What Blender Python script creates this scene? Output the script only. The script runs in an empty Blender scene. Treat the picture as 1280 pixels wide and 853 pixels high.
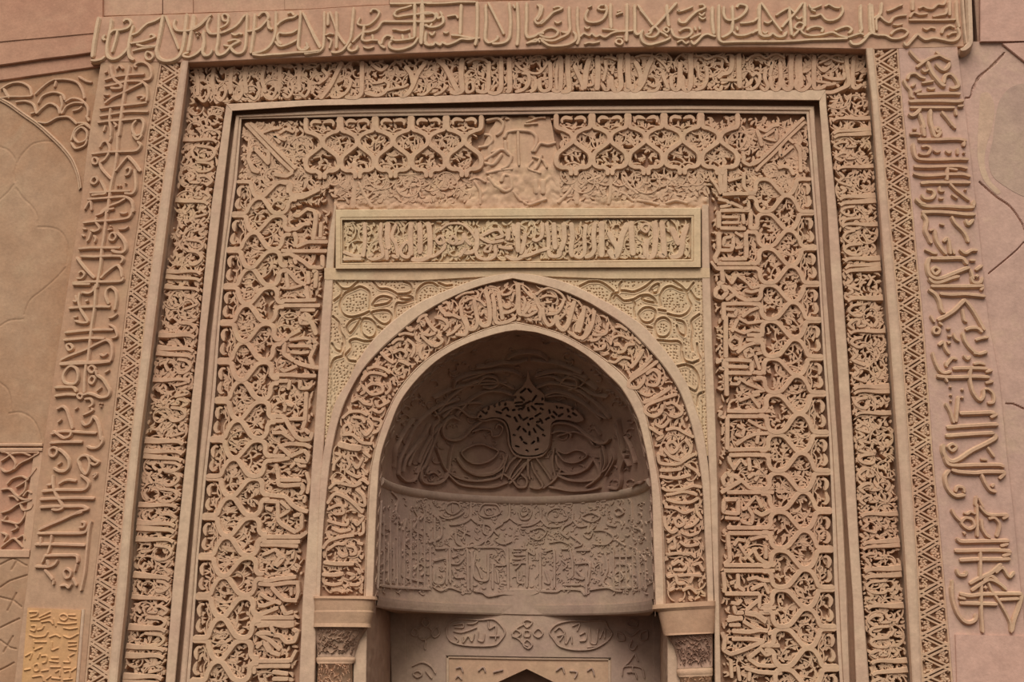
import bpy, math, random
import numpy as np

# ------------------------------------------------------------------ camera, sky, sun, exposure
F_PX, W_PX, H_PX = 1400.0, 1280.0, 853.0
CX, CY = 640.0, 426.5
CAM = np.array([0.0, -6.5, 1.6])
EXPOSURE = 0.0
SKY_STRENGTH = 0.86
SKY_LOW = (0.05, 0.55, 0.30)
SKY_COLOR = (1.0, 0.97, 0.93)
SUN_STRENGTH = 3.1
SUN_COLOR = (1.0, 0.96, 0.90)
SUN_DIR = (0.08, 0.60, -0.80)          # direction the light travels
SUN_ANGLE = 42.0

def nrm(v):
    v = np.asarray(v, float); return v / np.linalg.norm(v)
UPC = nrm((75.0, -4666.0, F_PX))                       # world up seen in the camera (right, down, forward)
_D = 19000.0
XC = nrm((_D, -(F_PX**2 - 75.0*_D)/4666.0, -F_PX))      # world +X
XC = nrm(XC - UPC*np.dot(XC, UPC))
YC = np.cross(UPC, XC)                                  # world +Y, into the wall
RW = np.array([XC, YC, UPC])                            # camera vector -> world vector

scene = bpy.context.scene
col = scene.collection
cam_data = bpy.data.cameras.new('camera'); cam = bpy.data.objects.new('camera', cam_data); col.objects.link(cam)
cam_data.sensor_fit = 'HORIZONTAL'; cam_data.sensor_width = 36.0; cam_data.lens = 36.0*F_PX/W_PX
cam_data.clip_start = 0.05; cam_data.clip_end = 200
from mathutils import Matrix
_r, _u, _b = RW @ np.array([1., 0, 0]), RW @ np.array([0, -1., 0]), RW @ np.array([0, 0, -1.])
cam.matrix_world = Matrix(((_r[0], _u[0], _b[0], CAM[0]), (_r[1], _u[1], _b[1], CAM[1]), (_r[2], _u[2], _b[2], CAM[2]), (0, 0, 0, 1)))
scene.camera = cam

world = bpy.data.worlds.new('sky'); scene.world = world; world.use_nodes = True
bg = world.node_tree.nodes['Background']
wn, wl = world.node_tree.nodes, world.node_tree.links   # open sky overhead, dim towards the horizon where the courtyard walls stand
wt = wn.new('ShaderNodeTexCoord'); wsep = wn.new('ShaderNodeSeparateXYZ'); wr = wn.new('ShaderNodeMapRange')
wl.new(wt.outputs['Generated'], wsep.inputs[0]); wl.new(wsep.outputs['Z'], wr.inputs['Value'])
wr.inputs['From Min'].default_value = SKY_LOW[0]; wr.inputs['From Max'].default_value = SKY_LOW[1]
wr.inputs['To Min'].default_value = SKY_STRENGTH*SKY_LOW[2]; wr.inputs['To Max'].default_value = SKY_STRENGTH
wl.new(wr.outputs['Result'], bg.inputs['Strength'])
bg.inputs['Color'].default_value = (*SKY_COLOR, 1)
sun_data = bpy.data.lights.new('sun', 'SUN'); sun = bpy.data.objects.new('sun', sun_data); col.objects.link(sun)
sun_data.energy = SUN_STRENGTH; sun_data.color = SUN_COLOR; sun_data.angle = math.radians(SUN_ANGLE)
from mathutils import Vector
sun.rotation_euler = Vector(SUN_DIR).to_track_quat('-Z', 'Y').to_euler(); sun.location = (0, -6, 8)
vs = scene.view_settings
vs.view_transform = 'Standard'; vs.look = 'None'; vs.gamma = 1.0; vs.use_curve_mapping = False; vs.exposure = EXPOSURE

# ------------------------------------------------------------------ picture point -> point on an upright plane
def ray(p):
    p = np.asarray(p, float)
    v = np.stack([p[..., 0]-CX, p[..., 1]-CY, np.full(p.shape[:-1], F_PX)], -1)
    return v @ RW.T
def P(p, d):
    """world (x, z) where the sight line through p meets the plane y = -d"""
    v = ray(p); t = (-np.asarray(d) - CAM[1]) / v[..., 1]
    return np.stack([CAM[0]+v[..., 0]*t, CAM[2]+v[..., 2]*t], -1)
def proj(w):
    c = (np.asarray(w) - CAM) @ RW
    return np.stack([CX+F_PX*c[..., 0]/c[..., 2], CY+F_PX*c[..., 1]/c[..., 2]], -1)
def to3(xz, y):
    xz = np.asarray(xz); return np.stack([xz[..., 0], np.broadcast_to(y, xz.shape[:-1]), xz[..., 1]], -1)

# ------------------------------------------------------------------ mesh builder
class MB:
    def __init__(s): s.v = []; s.q = []; s.t = []; s.ng = []; s.n = 0
    def add(s, v, q=None, t=None, ng=None):
        v = np.asarray(v, float).reshape(-1, 3)
        if q is not None and len(q): s.q.append(np.asarray(q, int).reshape(-1, 4)+s.n)
        if t is not None and len(t): s.t.append(np.asarray(t, int).reshape(-1, 3)+s.n)
        if ng is not None:
            for f in ng: s.ng.append([int(i)+s.n for i in f])
        s.v.append(v); s.n += len(v)
    def grid(s, g, flip=False, closed_u=False):
        """g: (rows, cols, 3) points joined into quads"""
        r, c = g.shape[:2]; i = np.arange(r*c).reshape(r, c)
        if closed_u: i = np.vstack([i, i[:1]])
        q = np.stack([i[:-1, :-1], i[:-1, 1:], i[1:, 1:], i[1:, :-1]], -1).reshape(-1, 4)
        s.add(g.reshape(-1, 3), q[:, ::-1] if flip else q)
    def build(s, name, mat, parent=None, smooth=False):
        me = bpy.data.meshes.new(name)
        v = np.concatenate(s.v)
        loops = []; starts = []; n = 0
        for blk, k in ((s.q, 4), (s.t, 3)):
            if blk:
                a = np.concatenate(blk); loops.append(a.ravel()); starts.append(np.arange(len(a))*k+n); n += a.size
        if s.ng:
            for f in s.ng: loops.append(np.array(f)); starts.append(np.array([n])); n += len(f)
        loops = np.concatenate(loops).astype(np.int32); starts = np.concatenate(starts).astype(np.int32)
        me.vertices.add(len(v)); me.vertices.foreach_set('co', v.astype(np.float32).ravel())
        me.loops.add(len(loops)); me.loops.foreach_set('vertex_index', loops)
        me.polygons.add(len(starts)); me.polygons.foreach_set('loop_start', starts)
        me.polygons.foreach_set('use_smooth', np.full(len(starts), smooth))
        me.update(calc_edges=True); me.validate()
        me.materials.append(mat)
        o = bpy.data.objects.new(name, me); col.objects.link(o)
        if parent is not None: o.parent = parent
        return o

def tag(o, label=None, cat=None, group=None, kind=None):
    if label: o['label'] = label
    if cat: o['category'] = cat
    if group: o['group'] = group
    if kind: o['kind'] = kind
    return o
def thing(name, label, cat, group=None):
    o = bpy.data.objects.new(name, None); col.objects.link(o)
    return tag(o, label, cat, group)

# ------------------------------------------------------------------ curves
def spline(p, step=1.3, closed=False, tension=0.5):
    p = np.asarray(p, float)
    if len(p) < 2: return p
    if closed: q = np.vstack([p[-1:], p, p[:2]])
    else: q = np.vstack([2*p[0]-p[1], p, 2*p[-1]-p[-2]])
    out = []
    for i in range(1, len(q)-2):
        a, b, c, d = q[i-1], q[i], q[i+1], q[i+2]
        L = np.linalg.norm(c-b); n = max(2, int(math.ceil(L/step)))
        la, lb = np.linalg.norm(b-a)+1e-6, np.linalg.norm(d-c)+1e-6
        m1 = tension*(c-a)*min(1.0, 2*L/(la+L)); m2 = tension*(d-b)*min(1.0, 2*L/(lb+L))
        t = np.arange(n)[:, None]/n
        out.append((2*t**3-3*t**2+1)*b+(t**3-2*t**2+t)*m1+(-2*t**3+3*t**2)*c+(t**3-t**2)*m2)
    if not closed: out.append(q[-2][None])
    return np.concatenate(out)
def resample(p, n):
    p = np.asarray(p, float); s = np.concatenate([[0], np.cumsum(np.linalg.norm(np.diff(p, axis=0), axis=1))])
    t = np.linspace(0, s[-1], n)
    return np.stack([np.interp(t, s, p[:, k]) for k in range(p.shape[1])], -1)
def parse(text):
    out = []; x0 = y0 = 0; s = 1; w0 = 4
    for line in text.strip().splitlines():
        tk = line.split()
        if not tk: continue
        if tk[0] == 'T':
            x0, y0, s, w0 = (float(a) for a in tk[1:5]); continue
        w = w0; closed = False; dot = False; pts = []; r = None
        for a in tk:
            if a == 'c': closed = True
            elif a == 'd': dot = True
            elif a[0] == 'w': w = float(a[1:])
            elif ',' in a:
                u, v = a.split(','); pts.append((x0+float(u)/s, y0+float(v)/s))
            else: r = float(a)/s
        out.append(dict(p=np.array(pts), w=w/s, c=closed, d=dot, r=r))
    return out

ROUND = ((-.56, 0), (-.46, .55), (-.24, .95), (.24, .95), (.46, .55), (.56, 0))
FLAT = ((-.53, 0), (-.47, .82), (-.36, 1), (.36, 1), (.47, .82), (.53, 0))
THIN = ((-.55, 0), (-.34, 1), (.34, 1), (.55, 0))
_rh = random.Random(5)
def rib(mb, pts, w, d0, d1, prof=FLAT, closed=False, tension=0.5, step=1.4, shape=None, jit=0.0012, raw=False):
    """a raised ribbon along picture points, standing from depth d0 up to d1 on its wall plane"""
    q = np.asarray(pts, float) if raw else spline(pts, step, closed, tension)
    if len(q) < 2: return
    xz = P(q, d1); n = len(q)
    dp = np.linalg.norm(np.diff(q, axis=0), axis=1).sum(); dw = np.linalg.norm(np.diff(xz, axis=0), axis=1).sum()
    k = dw/max(dp, 1e-9)
    if closed: tg = np.roll(xz, -1, 0)-np.roll(xz, 1, 0)
    else: tg = np.gradient(xz, axis=0)
    tg /= np.linalg.norm(tg, axis=1)[:, None]+1e-12
    nr = np.stack([-tg[:, 1], tg[:, 0]], -1)
    wv = np.full(n, w*k)
    if shape is not None: wv = wv*np.interp(np.linspace(0, 1, n), np.linspace(0, 1, len(shape)), shape)
    elif not closed and n > 4:
        e = np.minimum(np.arange(n), np.arange(n)[::-1])*(dp/n)/max(w, .1)
        wv = wv*np.clip(.55+e*1.6, 0, 1)
    hh = d1+_rh.uniform(-jit, jit)
    g = np.stack([to3(xz+nr*(o*wv)[:, None], -(d0+(hh-d0)*h)) for o, h in prof], 1)
    m = len(prof); i = np.arange(n*m).reshape(n, m)
    if closed: i = np.vstack([i, i[:1]])
    quads = np.stack([i[:-1, :-1], i[1:, :-1], i[1:, 1:], i[:-1, 1:]], -1).reshape(-1, 4)
    mb.add(g.reshape(-1, 3), quads, ng=None if closed else [list(range(m)), list(range((n-1)*m, n*m))[::-1]])
def blob(mb, c, r, d0, d1, sx=1.0, ang=0.0, n=8):
    t = np.linspace(0, 2*math.pi, n, endpoint=False)
    ca, sa = math.cos(ang), math.sin(ang)
    rings = []
    for f, h in ((1.0, 0), (.85, .75), (.45, 1)):
        x, y = r*sx*f*np.cos(t), r*f*np.sin(t)
        p = np.stack([c[0]+x*ca-y*sa, c[1]+x*sa+y*ca], -1)
        rings.append(to3(P(p, d1), -(d0+(d1-d0)*h)))
    g = np.stack(rings, 0); k = np.arange(3*n).reshape(3, n); k2 = np.roll(k, -1, 1)
    q = np.stack([k[:-1], k[1:], k2[1:], k2[:-1]], -1).reshape(-1, 4)
    mb.add(g.reshape(-1, 3), q, ng=[list(range(2*n, 3*n))])
def strokes(mb, text, d0, d1, prof=FLAT, tension=0.5, wk=1.0, clip=None):
    for s in parse(text):
        if s['d']: blob(mb, s['p'][0], s['r'] or 2, d0, d1, n=4); continue
        if len(s['p']) < 2: continue
        rib(mb, s['p'], s['w']*wk, d0, d1, prof, s['c'], tension)
def strip(mb, A, B, prof, n=160):
    """moulding between two picture lines A and B; prof = (place across 0..1, depth) pairs"""
    A, B = resample(A, n), resample(B, n)
    da, db = prof[0][2] if len(prof[0]) > 2 else None, None
    rows = []
    for f, d in prof:
        q = A+(B-A)*f
        rows.append((q, d))
    g = []
    ref = max(d for _, d in prof)
    dmin = {}
    for q, d in rows: g.append(to3(P(q, d if d > ref-0.2 else ref), -d))
    g = np.stack(g, 1)
    mb.grid(g)
    m = len(prof); i = np.arange(n*m).reshape(n, m)
    mb.ng.append([int(a)+mb.n-n*m for a in i[0]]); mb.ng.append([int(a)+mb.n-n*m for a in i[-1][::-1]])
def slab(mb, A, B, front, back, n=160, wob=0.0, seed=1):
    """flat-faced slab between picture lines A and B: front face at depth front, sides square to the wall back to depth back"""
    A, B = resample(A, n), resample(B, n)
    if wob:
        r = np.random.RandomState(seed); k = max(3, n//9)
        for L in (A, B):
            t = np.interp(np.linspace(0, 1, n), np.linspace(0, 1, k), r.uniform(-wob, wob, k))
            L += t[:, None]*(0.7, 0.7)
    a, b = P(A, front), P(B, front)
    e = 0.004
    ab = b-a; u = ab/(np.linalg.norm(ab, axis=1)[:, None]+1e-9)
    g = np.stack([to3(a, -back), to3(a, -(front-e)), to3(a+u*e, -front), to3(b-u*e, -front), to3(b, -(front-e)), to3(b, -back)], 1)
    mb.grid(g)
    m = 6; i = np.arange(n*m).reshape(n, m)+mb.n-n*m
    mb.ng.append([int(x) for x in i[0]]); mb.ng.append([int(x) for x in i[-1][::-1]])
def line(pairs, key='y'):
    """near-upright line given as (y, x) pairs, or near-level line as (x, y) pairs; straight beyond its ends"""
    a = np.array(pairs, float)
    def f(t):
        t = np.asarray(t, float); r = np.interp(t, a[:, 0], a[:, 1])
        s0 = (a[1, 1]-a[0, 1])/(a[1, 0]-a[0, 0]); s1 = (a[-1, 1]-a[-2, 1])/(a[-1, 0]-a[-2, 0])
        r = np.where(t < a[0, 0], a[0, 1]+(t-a[0, 0])*s0, r)
        return np.where(t > a[-1, 0], a[-1, 1]+(t-a[-1, 0])*s1, r)
    return f
def up(f, y0, y1, n=40):
    y = np.linspace(y0, y1, n); return np.stack([f(y), y], -1)
def across(f, x0, x1, n=40):
    x = np.linspace(x0, x1, n); return np.stack([x, f(x)], -1)

# ------------------------------------------------------------------ height map for shallow carving
class HF:
    def __init__(s, x0, y0, x1, y1, res=3):
        s.x0, s.y0, s.res = x0, y0, res
        s.a = np.zeros((int((y1-y0)*res)+2, int((x1-x0)*res)+2))
    def win(s, lo, hi):
        i0, j0 = np.maximum(((lo-(s.x0, s.y0))*s.res).astype(int), 0)
        i1, j1 = ((hi-(s.x0, s.y0))*s.res).astype(int)+2
        i1, j1 = min(i1, s.a.shape[1]), min(j1, s.a.shape[0])
        if i1 <= i0 or j1 <= j0: return None
        X, Y = np.meshgrid(s.x0+np.arange(i0, i1)/s.res, s.y0+np.arange(j0, j1)/s.res)
        return slice(j0, j1), slice(i0, i1), X, Y
    def seg(s, a, b, w, h, flat=0.3):
        r = w*.5
        k = s.win(np.minimum(a, b)-r-1, np.maximum(a, b)+r+1)
        if k is None: return
        j, i, X, Y = k
        ab = b-a; L = ab@ab+1e-9
        t = np.clip(((X-a[0])*ab[0]+(Y-a[1])*ab[1])/L, 0, 1)
        d = np.hypot(X-a[0]-t*ab[0], Y-a[1]-t*ab[1])/r
        v = h*np.clip((1-d)/(1-flat), 0, 1)
        v = v if flat > .5 else h*(np.sin(np.clip((1-d)/(1-flat), 0, 1)*math.pi/2))
        s.a[j, i] = np.maximum(s.a[j, i], v) if h > 0 else np.minimum(s.a[j, i], v)
    def stroke(s, p, w, h, closed=False, step=2.0, tension=.5, flat=.3):
        q = spline(p, step, closed, tension)
        if closed: q = np.vstack([q, q[:1]])
        for a, b in zip(q[:-1], q[1:]): s.seg(a, b, w, h, flat)
    def draw(s, text, h, wk=1.0, flat=.3):
        for k in parse(text): s.stroke(k['p'], k['w']*wk, h, k['c'], flat=flat)
    def pits(s, pts, r, h):
        for p in pts: s.seg(np.asarray(p, float), np.asarray(p, float)+1e-4, 2*r, -h)
    def at(s, p):
        x = np.clip((p[..., 0]-s.x0)*s.res, 0, s.a.shape[1]-1.001); y = np.clip((p[..., 1]-s.y0)*s.res, 0, s.a.shape[0]-1.001)
        i, j = x.astype(int), y.astype(int); fx, fy = x-i, y-j
        a = s.a
        return a[j, i]*(1-fx)*(1-fy)+a[j, i+1]*fx*(1-fy)+a[j+1, i]*(1-fx)*fy+a[j+1, i+1]*fx*fy
def inside(p, poly):
    x, y = p[..., 0], p[..., 1]; r = np.zeros(x.shape, bool); n = len(poly)
    for k in range(n):
        x1, y1 = poly[k]; x2, y2 = poly[(k+1) % n]
        c = ((y1 > y) != (y2 > y)) & (x < (x2-x1)*(y-y1)/(y2-y1+1e-12)+x1)
        r ^= c
    return r
def carved(mb, px, d, hf, back=None):
    """px (rows, cols, 2) picture grid -> wall surface at depth d carrying the height map, with square sides back to depth back"""
    xz = P(px, d); g = to3(xz, -(d+hf.at(px) if hf is not None else np.full(px.shape[:2], d)))
    mb.grid(g, flip=True)
    if back is not None:
        for e in (g[0], g[-1][::-1], g[:, 0][::-1], g[:, -1]):
            b = e.copy(); b[:, 1] = -back
            mb.grid(np.stack([e, b], 0))
def mesh_grid(A, B, n, m):
    A, B = resample(A, n), resample(B, n); t = np.linspace(0, 1, m)[None, :, None]
    return A[:, None]*(1-t)+B[:, None]*t

# ------------------------------------------------------------------ stone
def stone(name, base, alt, stain, bump=0.24, grain=1.0, seed=0.0, stain_amt=0.55):
    m = bpy.data.materials.new(name); m.use_nodes = True; nt = m.node_tree; N = nt.nodes; L = nt.links
    b = N['Principled BSDF']; b.inputs['Roughness'].default_value = 0.92; b.inputs['Specular IOR Level'].default_value = 0.15
    tc = N.new('ShaderNodeTexCoord'); mp = N.new('ShaderNodeMapping'); mp.inputs['Location'].default_value = (seed, seed*.7, seed*1.3)
    L.new(tc.outputs['Object'], mp.inputs['Vector'])
    def noise(sc, det=4, rough=.55, dist=0.0):
        n = N.new('ShaderNodeTexNoise'); n.inputs['Scale'].default_value = sc; n.inputs['Detail'].default_value = det
        n.inputs['Roughness'].default_value = rough; n.inputs['Distortion'].default_value = dist
        L.new(mp.outputs['Vector'], n.inputs['Vector']); return n
    def ramp(src, lo, hi):
        r = N.new('ShaderNodeMapRange'); r.inputs['From Min'].default_value = lo; r.inputs['From Max'].default_value = hi
        L.new(src, r.inputs['Value']); return r.outputs['Result']
    def mix(f, a, c, mode='MIX'):
        x = N.new('ShaderNodeMix'); x.data_type = 'RGBA'; x.blend_type = mode
        if isinstance(f, float): x.inputs['Factor'].default_value = f
        else: L.new(f, x.inputs['Factor'])
        for s, v in ((x.inputs[6], a), (x.inputs[7], c)):
            if isinstance(v, tuple): s.default_value = (*v, 1)
            else: L.new(v, s)
        return x.outputs[2]
    n1, n2, n3, n4 = noise(1.1, 5, .6, .4), noise(4.2, 5, .65, .6), noise(55*grain, 3), noise(190*grain, 2)
    c = mix(ramp(n1.outputs['Fac'], .40, .62), base, alt)
    st = N.new('ShaderNodeMath'); st.operation = 'MULTIPLY'; st.inputs[1].default_value = stain_amt
    L.new(ramp(n2.outputs['Fac'], .52, .74), st.inputs[0])
    c = mix(st.outputs[0], c, stain)
    v = N.new('ShaderNodeMapRange'); v.inputs['From Min'].default_value = .3; v.inputs['From Max'].default_value = .7
    v.inputs['To Min'].default_value = .93; v.inputs['To Max'].default_value = 1.06
    L.new(n3.outputs['Fac'], v.inputs['Value'])
    cb = N.new('ShaderNodeCombineColor')
    for k in range(3): L.new(v.outputs['Result'], cb.inputs[k])
    c = mix(1.0, c, cb.outputs['Color'], 'MULTIPLY')
    n5 = noise(13, 5, .6, .3); v5 = N.new('ShaderNodeMapRange'); v5.inputs['From Min'].default_value = .32; v5.inputs['From Max'].default_value = .68
    v5.inputs['To Min'].default_value = .90; v5.inputs['To Max'].default_value = 1.08; L.new(n5.outputs['Fac'], v5.inputs['Value'])
    c5 = N.new('ShaderNodeCombineColor')
    for k in range(3): L.new(v5.outputs['Result'], c5.inputs[k])
    c = mix(1.0, c, c5.outputs['Color'], 'MULTIPLY')
    L.new(c, b.inputs['Base Color'])
    bp = N.new('ShaderNodeBump'); bp.inputs['Strength'].default_value = bump; bp.inputs['Distance'].default_value = 0.006
    ad = N.new('ShaderNodeMath'); ad.operation = 'MULTIPLY_ADD'; ad.inputs[1].default_value = .5
    L.new(n4.outputs['Fac'], ad.inputs[0]); L.new(n3.outputs['Fac'], ad.inputs[2])
    L.new(ad.outputs[0], bp.inputs['Height']); L.new(bp.outputs['Normal'], b.inputs['Normal'])
    return m
def rgb(r, g, b):
    f = lambda c: (c/255/12.92) if c/255 <= .04045 else ((c/255+.055)/1.055)**2.4
    return (f(r), f(g), f(b))
M_TAN = stone('carved_stucco', rgb(194, 159, 129), rgb(190, 151, 123), rgb(198, 167, 130))
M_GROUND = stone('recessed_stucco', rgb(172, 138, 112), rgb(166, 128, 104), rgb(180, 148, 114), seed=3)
M_ROSE = stone('reddish_stucco', rgb(187, 148, 122), rgb(182, 141, 116), rgb(191, 157, 126), seed=5)
M_LETTER = stone('letter_stucco', rgb(202, 172, 140), rgb(196, 160, 130), rgb(202, 170, 136), seed=2)
M_MAUVE = stone('mauve_plaster', rgb(190, 154, 136), rgb(180, 146, 130), rgb(196, 166, 138), seed=8)
M_YELLOW = stone('yellow_stucco', rgb(200, 172, 136), rgb(196, 162, 130), rgb(204, 180, 146), seed=1)
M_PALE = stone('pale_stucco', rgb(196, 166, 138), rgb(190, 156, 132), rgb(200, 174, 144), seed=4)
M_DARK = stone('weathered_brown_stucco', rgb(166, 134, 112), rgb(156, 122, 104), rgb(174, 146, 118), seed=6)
M_DRUM = stone('greyish_stucco', rgb(180, 152, 130), rgb(170, 140, 124), rgb(186, 162, 132), seed=16)
M_BROWN = stone('brown_stucco', rgb(180, 144, 116), rgb(174, 134, 106), rgb(184, 150, 116), seed=19)  # brownish stucco, darkened to stand in for light falloff on the left band
M_OCHRE = stone('ochre_stucco', rgb(200, 154, 104), rgb(196, 150, 108), rgb(188, 142, 108), seed=7)
M_WARM = stone('warm_brown_plaster', rgb(174, 140, 112), rgb(166, 126, 96), rgb(180, 150, 120), seed=9)
M_RED = stone('red_brown_stone', rgb(182, 138, 112), rgb(174, 128, 104), rgb(188, 150, 122), seed=11)
M_BLOCK = stone('pink_stone', rgb(194, 156, 138), rgb(190, 150, 132), rgb(188, 144, 124), seed=12, stain_amt=.3)
M_FLOOR = stone('floor_stone', rgb(70, 60, 50), rgb(64, 52, 44), rgb(78, 66, 54), seed=13)
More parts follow.
